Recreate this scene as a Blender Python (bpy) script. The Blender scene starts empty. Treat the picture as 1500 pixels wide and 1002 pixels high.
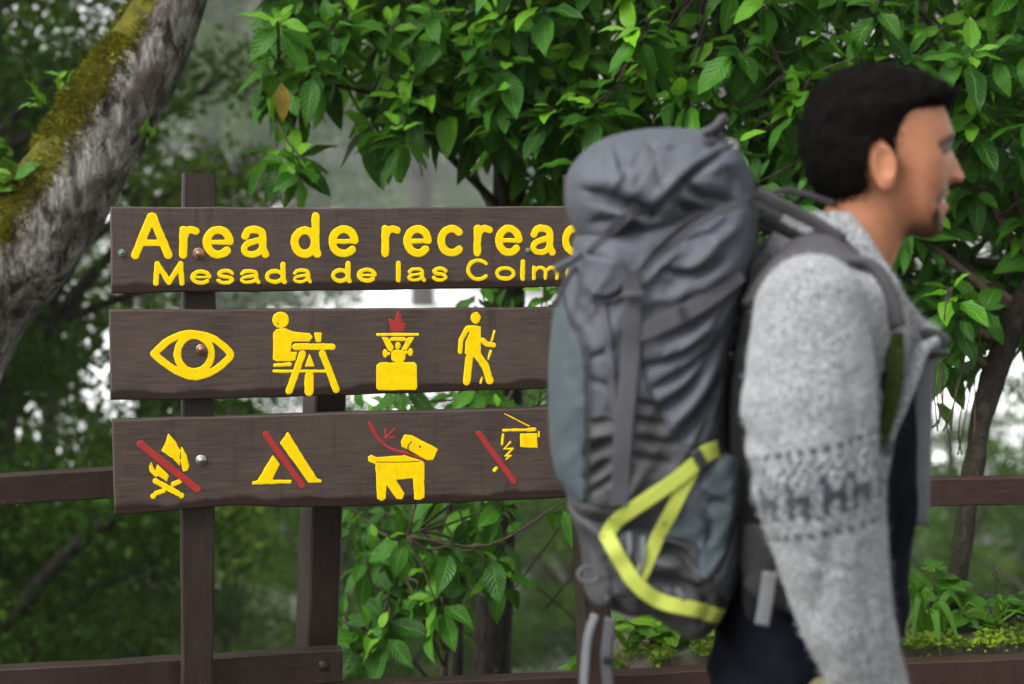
import bpy, math, random
import numpy as np
from mathutils import Matrix, Vector

# ------------------------------------------------------------------ camera, world, sun, exposure
SC = bpy.context.scene
COL = SC.collection
R = math.radians
PITCH = R(4.87)
CAM = np.array([0.0, 0.0, 1.55])
cam_d = bpy.data.cameras.new('camera')
cam_d.lens = 60.0; cam_d.sensor_width = 36.0
cam_d.clip_start = 0.05; cam_d.clip_end = 1500.0
cam_d.dof.use_dof = True
cam_d.dof.focus_distance = 3.62
cam_d.dof.aperture_fstop = 3.2
cam = bpy.data.objects.new('camera', cam_d); COL.objects.link(cam)
cam.location = CAM; cam.rotation_euler = (R(90) - PITCH, 0, 0)
SC.camera = cam

SUN_EL, SUN_AZ = 48.0, 238.0
world = bpy.data.worlds.new('World'); SC.world = world; world.use_nodes = True
wn = world.node_tree.nodes; wl = world.node_tree.links
wn.clear()
w_out = wn.new('ShaderNodeOutputWorld'); w_bg = wn.new('ShaderNodeBackground')
w_sky = wn.new('ShaderNodeTexSky'); w_sky.sky_type = 'NISHITA'; w_sky.sun_disc = False
w_sky.sun_elevation = R(SUN_EL); w_sky.sun_rotation = R(SUN_AZ)
w_sky.air_density = 1.0; w_sky.dust_density = 4.0; w_sky.ozone_density = 1.0
w_hsv = wn.new('ShaderNodeHueSaturation'); w_hsv.inputs['Saturation'].default_value = 0.10   # a closed cloud deck: nearly colourless
wl.new(w_sky.outputs[0], w_hsv.inputs['Color']); wl.new(w_hsv.outputs[0], w_bg.inputs[0]); wl.new(w_bg.outputs[0], w_out.inputs[0])
w_bg.inputs[1].default_value = 0.15

sun_d = bpy.data.lights.new('sun', 'SUN'); sun_d.energy = 0.9; sun_d.angle = R(40); sun_d.color = (1.0, 0.97, 0.92)
sun = bpy.data.objects.new('sun', sun_d); COL.objects.link(sun)
_az = R(SUN_AZ); _el = R(SUN_EL)
_to_sun = Vector((math.sin(_az) * math.cos(_el), math.cos(_az) * math.cos(_el), math.sin(_el)))
sun.rotation_euler = _to_sun.to_track_quat('Z', 'Y').to_euler()
sun.location = (0, 0, 30)

SC.view_settings.view_transform = 'Standard'; SC.view_settings.look = 'None'
SC.view_settings.gamma = 1.0; SC.view_settings.use_curve_mapping = False
SC.view_settings.exposure = 1.3
SC.render.engine = 'CYCLES'
SC.cycles.volume_bounces = 3
SC.cycles.max_bounces = 8
SC.cycles.diffuse_bounces = 3
SC.cycles.transparent_max_bounces = 8
SC.cycles.use_denoising = True
HAZE_DENSITY = 0.0006

# ------------------------------------------------------------------ helpers
rng = np.random.default_rng(11)
random.seed(5)
_cp, _sp = math.cos(PITCH), math.sin(PITCH)
FPX = 2500.0
def ray(px, py):
    px = np.asarray(px, float); py = np.asarray(py, float)
    u = (px - 750.0) / FPX; v = (501.0 - py) / FPX
    return np.stack([u, _cp + v * _sp, -_sp + v * _cp], -1)
def W(px, py, Y):
    """The point of the vertical plane y = Y that is sighted at photo pixel (px, py)."""
    d = ray(px, py)
    t = np.asarray(Y, float) / d[..., 1]
    return CAM + d * t[..., None]
def srgb(r, g, b):
    f = lambda c: (c / 255 / 12.92) if c / 255 <= 0.04045 else ((c / 255 + 0.055) / 1.055) ** 2.4
    return (f(r), f(g), f(b), 1.0)

def new_mesh(name, verts, faces, smooth=True):
    """verts (N,3); faces: (M,k) array or list of index lists."""
    me = bpy.data.meshes.new(name)
    verts = np.asarray(verts, np.float32)
    if isinstance(faces, np.ndarray):
        k = faces.shape[1]
        me.vertices.add(len(verts)); me.vertices.foreach_set('co', verts.ravel())
        me.loops.add(faces.size); me.loops.foreach_set('vertex_index', faces.astype(np.int32).ravel())
        me.polygons.add(len(faces))
        me.polygons.foreach_set('loop_start', np.arange(0, faces.size, k, dtype=np.int32))
        me.update(calc_edges=True); me.validate()
    else:
        me.from_pydata([tuple(v) for v in verts.tolist()], [], [list(f) for f in faces]); me.update()
    if smooth:
        me.polygons.foreach_set('use_smooth', np.ones(len(me.polygons), bool))
    return me
def link(name, me, mat=None, parent=None):
    o = bpy.data.objects.new(name, me); COL.objects.link(o)
    if mat is not None and me is not None and not me.materials: me.materials.append(mat)
    if parent is not None: o.parent = parent
    return o
def tag(o, label=None, cat=None, group=None, kind=None):
    if label: o['label'] = label
    if cat: o['category'] = cat
    if group: o['group'] = group
    if kind: o['kind'] = kind
    return o
def empty(name, loc=(0, 0, 0), rz=0.0):
    o = bpy.data.objects.new(name, None); COL.objects.link(o)
    o.location = loc; o.rotation_euler = (0, 0, rz); o.empty_display_size = 0.1
    return o
def set_attr(me, name, vals):
    a = me.attributes.new(name, 'FLOAT', 'POINT'); a.data.foreach_set('value', np.asarray(vals, np.float32).ravel())
def set_col(me, name, rgb):
    a = me.attributes.new(name, 'FLOAT_COLOR', 'POINT')
    c = np.ones((len(rgb), 4), np.float32); c[:, :3] = rgb; a.data.foreach_set('color', c.ravel())

class Geo:
    """Collects pieces of one mesh."""
    def __init__(s): s.v = []; s.f = []; s.n = 0
    def add(s, v, f):
        v = np.asarray(v, float); s.v.append(v); s.f += [[i + s.n for i in q] for q in f]; s.n += len(v); return s
    def box(s, c, size, M=None):
        x, y, z = np.asarray(size, float) / 2
        v = np.array([[-x,-y,-z],[x,-y,-z],[x,y,-z],[-x,y,-z],[-x,-y,z],[x,-y,z],[x,y,z],[-x,y,z]])
        if M is not None: v = v @ np.asarray(M, float).T
        return s.add(v + np.asarray(c, float), [[3,2,1,0],[4,5,6,7],[0,1,5,4],[1,2,6,5],[2,3,7,6],[3,0,4,7]])
    def tube(s, pts, rad, n=8, cap=True):
        v, f = tube(pts, rad, n, cap); return s.add(v, f)
    def mesh(s, name, smooth=True): return new_mesh(name, np.concatenate(s.v), s.f, smooth)
def frames(pts):
    pts = np.asarray(pts, float); t = np.gradient(pts, axis=0); t /= np.linalg.norm(t, axis=1)[:, None] + 1e-12
    a = np.array([0, 0, 1.0]) if abs(t[0][2]) < 0.9 else np.array([1.0, 0, 0])
    n = np.cross(t[0], a); n /= np.linalg.norm(n); N = []
    for k in range(len(pts)):
        n = n - t[k] * np.dot(n, t[k]); n /= np.linalg.norm(n) + 1e-12; N.append(n)
    N = np.array(N); return t, N, np.cross(t, N)
def tube(pts, rad, n=8, cap=True):
    pts = np.asarray(pts, float); rad = np.broadcast_to(np.asarray(rad, float), (len(pts),))
    t, N, B = frames(pts); a = np.arange(n) * 2 * np.pi / n
    v = (pts[:, None] + rad[:, None, None] * (np.cos(a)[None, :, None] * N[:, None] + np.sin(a)[None, :, None] * B[:, None])).reshape(-1, 3)
    f = [[i * n + j, i * n + (j + 1) % n, (i + 1) * n + (j + 1) % n, (i + 1) * n + j] for i in range(len(pts) - 1) for j in range(n)]
    if cap: f += [list(range(n))[::-1], [(len(pts) - 1) * n + j for j in range(n)]]
    return v, f
def smooth_path(p, k=6, closed=False):
    """Catmull-Rom through the points, k steps each."""
    p = np.asarray(p, float)
    q = np.concatenate([p[-1:], p, p[:2]]) if closed else np.concatenate([2 * p[:1] - p[1:2], p, 2 * p[-1:] - p[-2:-1]])
    out = []; m = len(p) if closed else len(p) - 1
    for i in range(m):
        a, b, c, d = q[i], q[i + 1], q[i + 2], q[i + 3]
        for t in np.arange(k) / k:
            out.append(0.5 * (2 * b + (c - a) * t + (2 * a - 5 * b + 4 * c - d) * t * t + (3 * b - a - 3 * c + d) * t ** 3))
    if not closed: out.append(p[-1])
    return np.array(out)

def _hash(i, j, k, s):
    h = (i * 374761393 + j * 668265263 + k * 2147483647 + s * 974634777) & 0xFFFFFFFF
    h = ((h ^ (h >> 13)) * 1274126177) & 0xFFFFFFFF
    return ((h ^ (h >> 16)) & 0xFFFF) / 65535.0
def vnoise(p, scale=1.0, seed=0):
    """Value noise in [-1, 1] at points (N,3)."""
    q = np.asarray(p, float) * scale; i = np.floor(q).astype(np.int64); f = q - i; f = f * f * (3 - 2 * f); r = 0
    for dx in (0, 1):
        for dy in (0, 1):
            for dz in (0, 1):
                w = (f[..., 0] if dx else 1 - f[..., 0]) * (f[..., 1] if dy else 1 - f[..., 1]) * (f[..., 2] if dz else 1 - f[..., 2])
                r = r + w * _hash(i[..., 0] + dx, i[..., 1] + dy, i[..., 2] + dz, seed)
    return 2 * r - 1
def fbm(p, scale, octv=4, seed=0):
    r = 0; a = 1.0
    for o in range(octv): r = r + a * vnoise(p, scale * 2 ** o, seed + o); a *= 0.5
    return r

def surface_nets(F, o, h):
    """Closed quads round F < 0 on a grid with origin o and step h (3-vector)."""
    F = F.astype(np.float32); s = F < 0; nx, ny, nz = F.shape
    C = [(a, b, c) for a in (0, 1) for b in (0, 1) for c in (0, 1)]
    cnt = sum(s[a:nx - 1 + a, b:ny - 1 + b, c:nz - 1 + c].astype(np.int8) for a, b, c in C)
    idx = np.argwhere((cnt > 0) & (cnt < 8)); ids = np.full((nx - 1, ny - 1, nz - 1), -1, np.int64)
    ids[idx[:, 0], idx[:, 1], idx[:, 2]] = np.arange(len(idx))
    pos = np.zeros((len(idx), 3)); n = np.zeros(len(idx))
    for a in C:
        for ax in range(3):
            if a[ax]: continue
            b = list(a); b[ax] = 1
            fa = F[idx[:, 0] + a[0], idx[:, 1] + a[1], idx[:, 2] + a[2]]; fb = F[idx[:, 0] + b[0], idx[:, 1] + b[1], idx[:, 2] + b[2]]
            m = (fa < 0) != (fb < 0); t = np.where(m, fa / np.where(m, fa - fb, 1), 0)
            p = np.array(a, float)[None] + t[:, None] * np.eye(3)[ax][None]
            pos[m] += p[m]; n[m] += 1
    pos = (pos / n[:, None] + idx) * np.asarray(h) + np.asarray(o)
    faces = []
    for ax in range(3):
        sl0 = [slice(None)] * 3; sl1 = [slice(None)] * 3; sl0[ax] = slice(0, -1); sl1[ax] = slice(1, None)
        b, c = (ax + 1) % 3, (ax + 2) % 3
        e = np.argwhere(s[tuple(sl0)] != s[tuple(sl1)])
        e = e[(e[:, b] > 0) & (e[:, c] > 0) & (e[:, b] < F.shape[b] - 1) & (e[:, c] < F.shape[c] - 1)]
        ins = s[e[:, 0], e[:, 1], e[:, 2]]
        def cell(db, dc):
            q = e.copy(); q[:, b] += db; q[:, c] += dc; return ids[q[:, 0], q[:, 1], q[:, 2]]
        q = np.stack([cell(-1, -1), cell(0, -1), cell(0, 0), cell(-1, 0)], 1)
        q[~ins] = q[~ins][:, ::-1]; faces.append(q)
    return pos, np.concatenate(faces)
def poly_sd(P, poly):
    """Signed distance (negative inside) of points P (...,2) to a closed polygon."""
    poly = np.asarray(poly, float); x, y = P[..., 0], P[..., 1]
    d = np.full(x.shape, 1e9); ins = np.zeros(x.shape, bool)
    for a, b in zip(poly, np.roll(poly, -1, 0)):
        e = b - a; L = max(e @ e, 1e-12)
        t = np.clip(((x - a[0]) * e[0] + (y - a[1]) * e[1]) / L, 0, 1)
        d = np.minimum(d, (x - a[0] - t * e[0]) ** 2 + (y - a[1] - t * e[1]) ** 2)
        if a[1] != b[1]:
            c = ((a[1] > y) != (b[1] > y)) & (x < (b[0] - a[0]) * (y - a[1]) / (b[1] - a[1]) + a[0]); ins ^= c
    d = np.sqrt(d); return np.where(ins, -d, d)
def line_d(P, pts, ret_t=False):
    """Unsigned distance of P (...,2 or 3) to an open polyline."""
    pts = np.asarray(pts, float); d = np.full(P.shape[:-1], 1e9); T = np.zeros(P.shape[:-1])
    for k, (a, b) in enumerate(zip(pts[:-1], pts[1:])):
        e = b - a; L = max(e @ e, 1e-12); t = np.clip(((P - a) @ e) / L, 0, 1)
        q = ((P - a - t[..., None] * e) ** 2).sum(-1); m = q < d; d = np.where(m, q, d); T = np.where(m, k + t, T)
    return (np.sqrt(d), T / (len(pts) - 1)) if ret_t else np.sqrt(d)
def smin(a, b, k):
    h = np.clip(0.5 + 0.5 * (b - a) / k, 0, 1); return b * (1 - h) + a * h - k * h * (1 - h)

# ------------------------------------------------------------------ materials
def mat_base(name):
    m = bpy.data.materials.new(name); m.use_nodes = True
    nt = m.node_tree; p = nt.nodes.get('Principled BSDF'); return m, nt, p
class NT:
    """Small node builder."""
    def __init__(s, nt): s.nt = nt
    def n(s, t, **kw):
        o = s.nt.nodes.new(t)
        for k, v in kw.items(): setattr(o, k, v)
        return o
    def l(s, a, b): s.nt.links.new(a, b)
    def coord(s, which='Object'): return s.n('ShaderNodeTexCoord').outputs[which]
    def mapping(s, v, scale=(1, 1, 1), rot=(0, 0, 0)):
        m = s.n('ShaderNodeMapping'); m.inputs['Scale'].default_value = scale; m.inputs['Rotation'].default_value = rot; s.l(v, m.inputs['Vector']); return m.outputs[0]
    def noise(s, v, scale, detail=4, rough=0.55, out='Fac', dist=0.0):
        t = s.n('ShaderNodeTexNoise'); t.inputs['Scale'].default_value = scale; t.inputs['Detail'].default_value = detail
        t.inputs['Roughness'].default_value = rough; t.inputs['Distortion'].default_value = dist
        if v is not None: s.l(v, t.inputs['Vector'])
        return t.outputs[out]
    def ramp(s, f, stops, interp='LINEAR'):
        r = s.n('ShaderNodeValToRGB'); e = r.color_ramp.elements; r.color_ramp.interpolation = interp
        while len(e) < len(stops): e.new(0.5)
        for k, (p, c) in enumerate(stops):
            e[k].position = p; e[k].color = c if hasattr(c, '__len__') else (c, c, c, 1)
        s.l(f, r.inputs[0]); return r.outputs[0]
    def mix(s, f, a, b, mode='MIX'):
        m = s.n('ShaderNodeMix', data_type='RGBA', blend_type=mode)
        for v, i in ((f, 0), (a, 6), (b, 7)):
            if hasattr(v, 'links'): s.l(v, m.inputs[i])
            else: m.inputs[i].default_value = v
        return m.outputs[2]
    def math(s, op, a, b=0.0, c=0.0):
        m = s.n('ShaderNodeMath', operation=op)
        for i, v in enumerate((a, b, c)):
            if hasattr(v, 'links'): s.l(v, m.inputs[i])
            else: m.inputs[i].default_value = v
        return m.outputs[0]
    def sep(s, v):
        x = s.n('ShaderNodeSeparateXYZ'); s.l(v, x.inputs[0]); return x.outputs
    def attr(s, name, out='Fac'):
        a = s.n('ShaderNodeAttribute', attribute_name=name); return a.outputs[out]
    def bump(s, h, strength, dist, p):
        b = s.n('ShaderNodeBump'); b.inputs['Strength'].default_value = strength; b.inputs['Distance'].default_value = dist
        s.l(h, b.inputs['Height']); s.l(b.outputs[0], p.inputs['Normal'])
def simple_mat(name, col, rough=0.5, spec=0.5, var=0.15, nscale=40.0, bump=0.0, bscale=200.0, bdist=0.002, metal=0.0):
    m, nt, p = mat_base(name); N = NT(nt); co = N.coord()
    f = N.noise(co, nscale)
    lo = tuple(c * (1 - var) for c in col[:3]) + (1,); hi = tuple(min(1, c * (1 + var)) for c in col[:3]) + (1,)
    N.l(N.ramp(f, [(0.3, lo), (0.7, hi)]), p.inputs['Base Color'])
    p.inputs['Roughness'].default_value = rough; p.inputs['Specular IOR Level'].default_value = spec; p.inputs['Metallic'].default_value = metal
    if bump: N.bump(N.noise(co, bscale, 2), bump, bdist, p)
    return m

def wood_mat(name, col, wet=True, grain_axis='x', gloss=0.42):
    """Dark brown paint over sawn timber: brush and saw grain, scuffs, drip and damp stains."""
    m, nt, p = mat_base(name); N = NT(nt); co = N.coord()
    sc = {'x': (3, 40, 40), 'z': (40, 40, 3)}[grain_axis]
    g = N.noise(N.mapping(co, sc), 4.0, 6, 0.6)
    saw = N.noise(N.mapping(co, {'x': (60, 8, 4), 'z': (4, 8, 60)}[grain_axis]), 3.0, 3, 0.5)
    blot = N.noise(co, 7.0, 5, 0.6)
    c = N.ramp(g, [(0.28, tuple(x * 0.55 for x in col[:3]) + (1,)), (0.72, tuple(x * 1.35 for x in col[:3]) + (1,))])
    c = N.mix(N.ramp(blot, [(0.40, 0.0), (0.72, 0.5)]), c, tuple(x * 1.5 for x in col[:3]) + (1,))
    dr = N.noise(N.mapping(co, (30, 30, 2.2)), 1.6, 4, 0.6)
    c = N.mix(N.ramp(dr, [(0.56, 0.0), (0.70, 0.55)]), c, tuple(x * 0.45 for x in col[:3]) + (1,))
    sp = N.noise(co, 130.0, 2, 0.5)
    c = N.mix(N.ramp(sp, [(0.74, 0.0), (0.80, 0.65)]), c, (0.17, 0.15, 0.12, 1))
    r = N.ramp(blot, [(0.3, gloss - 0.08), (0.7, gloss + 0.14)])
    if wet:
        w = N.attr('damp'); w2 = N.math('ADD', w, N.math('MULTIPLY', N.math('SUBTRACT', N.noise(co, 14.0, 4), 0.5), 0.035))
        wm = N.ramp(w2, [(0.018, 1.0), (0.021, 0.0)])
        c = N.mix(N.math('MULTIPLY', wm, 0.88), c, srgb(38, 26, 21)); r = N.mix(wm, r, (0.30, 0.30, 0.30, 1))
    N.l(c, p.inputs['Base Color']); N.l(r, p.inputs['Roughness'])
    p.inputs['Specular IOR Level'].default_value = 0.24
    N.bump(N.math('ADD', N.math('MULTIPLY', g, 0.8), N.math('MULTIPLY', saw, 0.6)), 0.35, 0.002, p)
    return m
M = {}
M['board'] = wood_mat('board_paint', srgb(71, 60, 54), True, 'x', 0.48)
M['post'] = wood_mat('post_paint', srgb(45, 36, 31), False, 'z', 0.42)
M['rail'] = wood_mat('rail_paint', srgb(46, 36, 31), False, 'x', 0.42)
M['old_rail'] = wood_mat('old_rail_paint', srgb(50, 35, 30), False, 'x', 0.5)
def enamel(name, col, dark):
    m, nt, p = mat_base(name); N = NT(nt); co = N.coord()
    c = N.ramp(N.noise(co, 55.0, 4), [(0.30, tuple(x * 0.86 for x in col[:3]) + (1,)), (0.60, col)])
    ch = N.ramp(N.noise(co, 48.0, 3, 0.5), [(0.71, 0.0), (0.74, 1.0)])
    N.l(N.mix(ch, c, dark), p.inputs['Base Color']); p.inputs['Roughness'].default_value = 0.45; p.inputs['Specular IOR Level'].default_value = 0.10
    N.bump(N.noise(co, 160.0, 3), 0.35, 0.0015, p); return m
M['yellow'] = enamel('yellow_enamel', (0.92, 0.62, 0.002, 1), (0.35, 0.22, 0.02, 1))
M['red'] = enamel('red_enamel', (0.36, 0.038, 0.034, 1), (0.16, 0.03, 0.025, 1))
M['dark_line'] = simple_mat('routed_groove', srgb(52, 40, 34), 0.6, 0.3)
M['bolt'] = simple_mat('rusty_bolt', (0.30, 0.17, 0.11, 1), 0.38, 0.5, 0.5, 120.0, 0.5, 300.0, 0.001, 0.7)
M['steel'] = simple_mat('steel_bolt', (0.42, 0.40, 0.37, 1), 0.3, 0.5, 0.3, 120.0, 0.3, 300.0, 0.001, 0.9)
M['verdigris'] = simple_mat('verdigris_pin', (0.09, 0.15, 0.12, 1), 0.5, 0.5, 0.4, 150.0)

def bark_mat(name, brown, pale, moss, moss_amt=0.5, pale_amt=0.45, scale=1.0):
    """Bark with furrows and pale lichen; the moss grows where the 'moss' attribute says."""
    m, nt, p = mat_base(name); N = NT(nt); co = N.coord()
    st = N.mapping(co, (1.0, 1.0, 0.35))
    f = N.noise(st, 26.0 * scale, 8, 0.65, dist=0.6); f2 = N.noise(co, 9.0 * scale, 6, 0.6); f3 = N.noise(st, 60 * scale, 4, 0.7)
    c = N.ramp(f, [(0.36, tuple(x * 0.18 for x in brown[:3]) + (1,)), (0.56, brown)])
    pm = N.math('MULTIPLY', N.ramp(f2, [(1 - pale_amt - 0.06, 0.0), (1 - pale_amt + 0.06, 1.0)]), N.ramp(f, [(0.40, 0.0), (0.54, 1.0)]))
    c = N.mix(pm, c, N.ramp(f3, [(0.36, tuple(x * 0.35 for x in pale[:3]) + (1,)), (0.62, pale)]))
    mm = N.math('ADD', N.attr('moss'), N.math('MULTIPLY', N.math('SUBTRACT', N.noise(co, 12.0 * scale, 6, 0.7), 0.5), 1.1))
    mm = N.ramp(mm, [(1 - moss_amt, 0.0), (1 - moss_amt + 0.12, 1.0)])
    mc = N.ramp(N.noise(co, 22.0 * scale, 5, 0.7), [(0.30, (0.035, 0.022, 0.008, 1)), (0.48, tuple(x * 0.6 for x in moss[:3]) + (1,)), (0.70, moss)])
    N.l(N.mix(mm, c, mc), p.inputs['Base Color']); p.inputs['Roughness'].default_value = 0.8
    p.inputs['Specular IOR Level'].default_value = 0.25
    hgt = N.math('ADD', f, N.math('MULTIPLY', mm, N.noise(co, 140.0, 3, 0.8)))
    N.bump(hgt, 1.0, 0.035, p); return m
M['bark_big'] = bark_mat('mossy_pale_bark', (0.125, 0.10, 0.082, 1), (0.40, 0.38, 0.34, 1), (0.25, 0.24, 0.010, 1), 0.68, 0.52, 1.0)
M['bark'] = bark_mat('dark_mossy_bark', (0.030, 0.023, 0.015, 1), (0.12, 0.115, 0.095, 1), (0.045, 0.055, 0.007, 1), 0.60, 0.30, 1.6)
M['bark_far'] = bark_mat('far_bark', (0.045, 0.038, 0.03, 1), (0.11, 0.11, 0.10, 1), (0.05, 0.06, 0.015, 1), 0.3, 0.35, 0.6)
M['twig'] = simple_mat('twig_bark', (0.045, 0.035, 0.022, 1), 0.8, 0.2, 0.4, 60.0)

def leaf_mat(name, dark, mid, young, gloss=0.40, trans=0.28, attr=True, tint_scale=0.0, veins=True):
    """Wet leaf: per-leaf tint from young lime to old dark green, midrib and side veins, light through the blade."""
    m, nt, p = mat_base(name); N = NT(nt)
    out = nt.nodes['Material Output']
    v = N.attr('tint') if attr else N.n('ShaderNodeObjectInfo').outputs['Random']
    stops = [(0.0, dark), (0.45, mid), (0.86, tuple(0.5 * a + 0.5 * b for a, b in zip(mid, young))), (1.0, young)]
    c = N.ramp(v, stops)
    if tint_scale:
        oi = N.n('ShaderNodeObjectInfo').outputs['Random']
        c = N.mix(0.45, c, N.ramp(oi, [(0, (0.55, 0.75, 0.7, 1)), (0.5, (1, 1, 1, 1)), (1, (1.5, 1.15, 0.7, 1))]), 'MULTIPLY')
    if veins:
        u = N.sep(N.attr('leaf_uv', 'Vector')); ax = N.math('ABSOLUTE', u[0])
        rib = N.ramp(ax, [(0.04, 1.0), (0.10, 0.0)])
        ph = N.math('FRACT', N.math('SUBTRACT', N.math('MULTIPLY', u[1], 9.0), N.math('MULTIPLY', ax, 2.2)))
        sv = N.ramp(ph, [(0.0, 1.0), (0.12, 0.0), (0.9, 0.0), (1.0, 1.0)])
        vm = N.math('MAXIMUM', rib, N.math('MULTIPLY', sv, 0.55))
        c = N.mix(N.math('MULTIPLY', vm, 0.22), c, tuple(min(1, x * 1.3 + 0.03) for x in young[:3]) + (1,))
        N.bump(N.math('SUBTRACT', N.math('MULTIPLY', N.math('PINGPONG', ph, 0.5), 1.0), N.math('MULTIPLY', rib, 0.6)), 0.55, 0.006, p)
    sp = N.ramp(N.noise(N.coord(), 55.0, 3, 0.5), [(0.70, 0.0), (0.74, 0.8)])
    c = N.mix(sp, c, (0.16, 0.13, 0.02, 1)) if veins else c
    N.l(c, p.inputs['Base Color']); p.inputs['Roughness'].default_value = gloss; p.inputs['Specular IOR Level'].default_value = 0.20 if veins else 0.08
    t = N.n('ShaderNodeBsdfTranslucent'); N.l(N.mix(0.5, c, young), t.inputs[0])
    ms = N.n('ShaderNodeMixShader'); ms.inputs[0].default_value = trans
    N.l(p.outputs[0], ms.inputs[1]); N.l(t.outputs[0], ms.inputs[2]); N.l(ms.outputs[0], out.inputs[0])
    return m
LD, LM, LY = (0.009, 0.042, 0.005, 1), (0.037, 0.145, 0.009, 1), (0.16, 0.38, 0.016, 1)
M['leaf'] = leaf_mat('wet_leaf', LD, LM, LY)
M['leaf_far'] = leaf_mat('far_leaf', (0.012, 0.036, 0.005, 1), (0.036, 0.092, 0.010, 1), (0.13, 0.20, 0.015, 1), 0.6, 0.3, True, 1.0, False)
M['leaf_bank'] = leaf_mat('bank_leaf', (0.020, 0.07, 0.008, 1), (0.045, 0.14, 0.012, 1), (0.18, 0.36, 0.02, 1))
M['leaf_moss'] = leaf_mat('cover_leaf', (0.03, 0.055, 0.006, 1), (0.07, 0.13, 0.010, 1), (0.20, 0.28, 0.02, 1), 0.5, 0.3, True, 0, False)
M['leaf_yellow'] = leaf_mat('yellowing_leaf', (0.10, 0.09, 0.008, 1), (0.17, 0.13, 0.008, 1), (0.26, 0.20, 0.02, 1))

# ------------------------------------------------------------------ ground
def ground_z(x, y):
    x = np.asarray(x, float); y = np.asarray(y, float)
    side = 1 / (1 + np.exp(-(x - 0.12) / 0.08))                        # the bank behind the right-hand rail is raised
    fy = 4.02 + 0.10 * np.clip(x, -2, 2)
    top = 0.425 * side * np.clip((y - fy) / 0.04, 0, 1)
    edge = 4.20 + 0.34 * side + 0.05 * np.sin(2.7 * x) + 0.05 * np.clip(x, 0, 3)
    drop = np.clip(y - edge, 0, None)
    return top - np.minimum(drop * 0.95, 16.0) + np.where(y > fy + 0.05, 0.012 * np.sin(3.1 * x + 1) * np.sin(5.3 * y), 0)
gx = np.unique(np.concatenate([np.geomspace(-1400, -6, 26), np.linspace(-6, 6, 140), np.geomspace(6, 1400, 26)]))
gy = np.unique(np.concatenate([np.geomspace(-1400, -2, 16), np.linspace(-2, 9, 180), np.linspace(9, 60, 40), np.geomspace(60, 1400, 44)]))
X, Y = np.meshgrid(gx, gy, indexing='ij'); Z = ground_z(X, Y)
gi = np.arange(X.size).reshape(X.shape)
gf = np.stack([gi[:-1, :-1], gi[1:, :-1], gi[1:, 1:], gi[:-1, 1:]], -1).reshape(-1, 4)
m, nt, p = mat_base('forest_soil'); N = NT(nt); co = N.coord()
c = N.ramp(N.noise(co, 3.0, 8, 0.65), [(0.3, (0.035, 0.026, 0.018, 1)), (0.55, (0.06, 0.05, 0.03, 1)), (0.7, (0.03, 0.055, 0.014, 1))])
far_ = N.ramp(N.noise(co, 0.12, 6, 0.7), [(0.35, (0.006, 0.011, 0.004, 1)), (0.65, (0.030, 0.040, 0.016, 1))])
c = N.mix(N.ramp(N.math('MULTIPLY', N.sep(co)[2], -0.1), [(0.05, 0.0), (0.6, 1.0)]), c, far_)
N.l(c, p.inputs['Base Color']); p.inputs['Roughness'].default_value = 0.9
N.bump(N.noise(co, 30.0, 6, 0.7), 0.8, 0.03, p)
tag(link('ground', new_mesh('ground', np.stack([X, Y, Z], -1).reshape(-1, 3), gf), m), kind='structure')

# ------------------------------------------------------------------ sign
SIGN_A = np.array([W(162, 303, 3.5)[0], 3.5]); SIGN_B = np.array([W(830, 303, 3.745)[0], 3.745])  # sign and fence depths and sizes scaled down about the camera to stand nearer
SDIR = (SIGN_B - SIGN_A) / np.linalg.norm(SIGN_B - SIGN_A)
SIGN_RZ = math.atan2(SDIR[1], SDIR[0])
SNRM = np.array([-SDIR[1], SDIR[0]])                                   # into the board
def S(px, py, depth=0.0):
    """Pixel -> (local x, local z) on the sign's face (depth metres behind it)."""
    d = ray(px, py); o = SIGN_A + SNRM * depth
    t = ((o - CAM[:2]) @ SNRM) / (d[..., :2] @ SNRM)
    p = CAM + d * np.asarray(t)[..., None]
    return np.stack([(p[..., :2] - SIGN_A) @ SDIR, p[..., 2]], -1)
sign = empty('trail_sign', (SIGN_A[0], SIGN_A[1], 0.0), SIGN_RZ)
tag(sign, 'dark brown wooden recreation area sign with yellow lettering and pictograms on three boards', 'sign')
T_BOARD = 0.030
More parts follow.
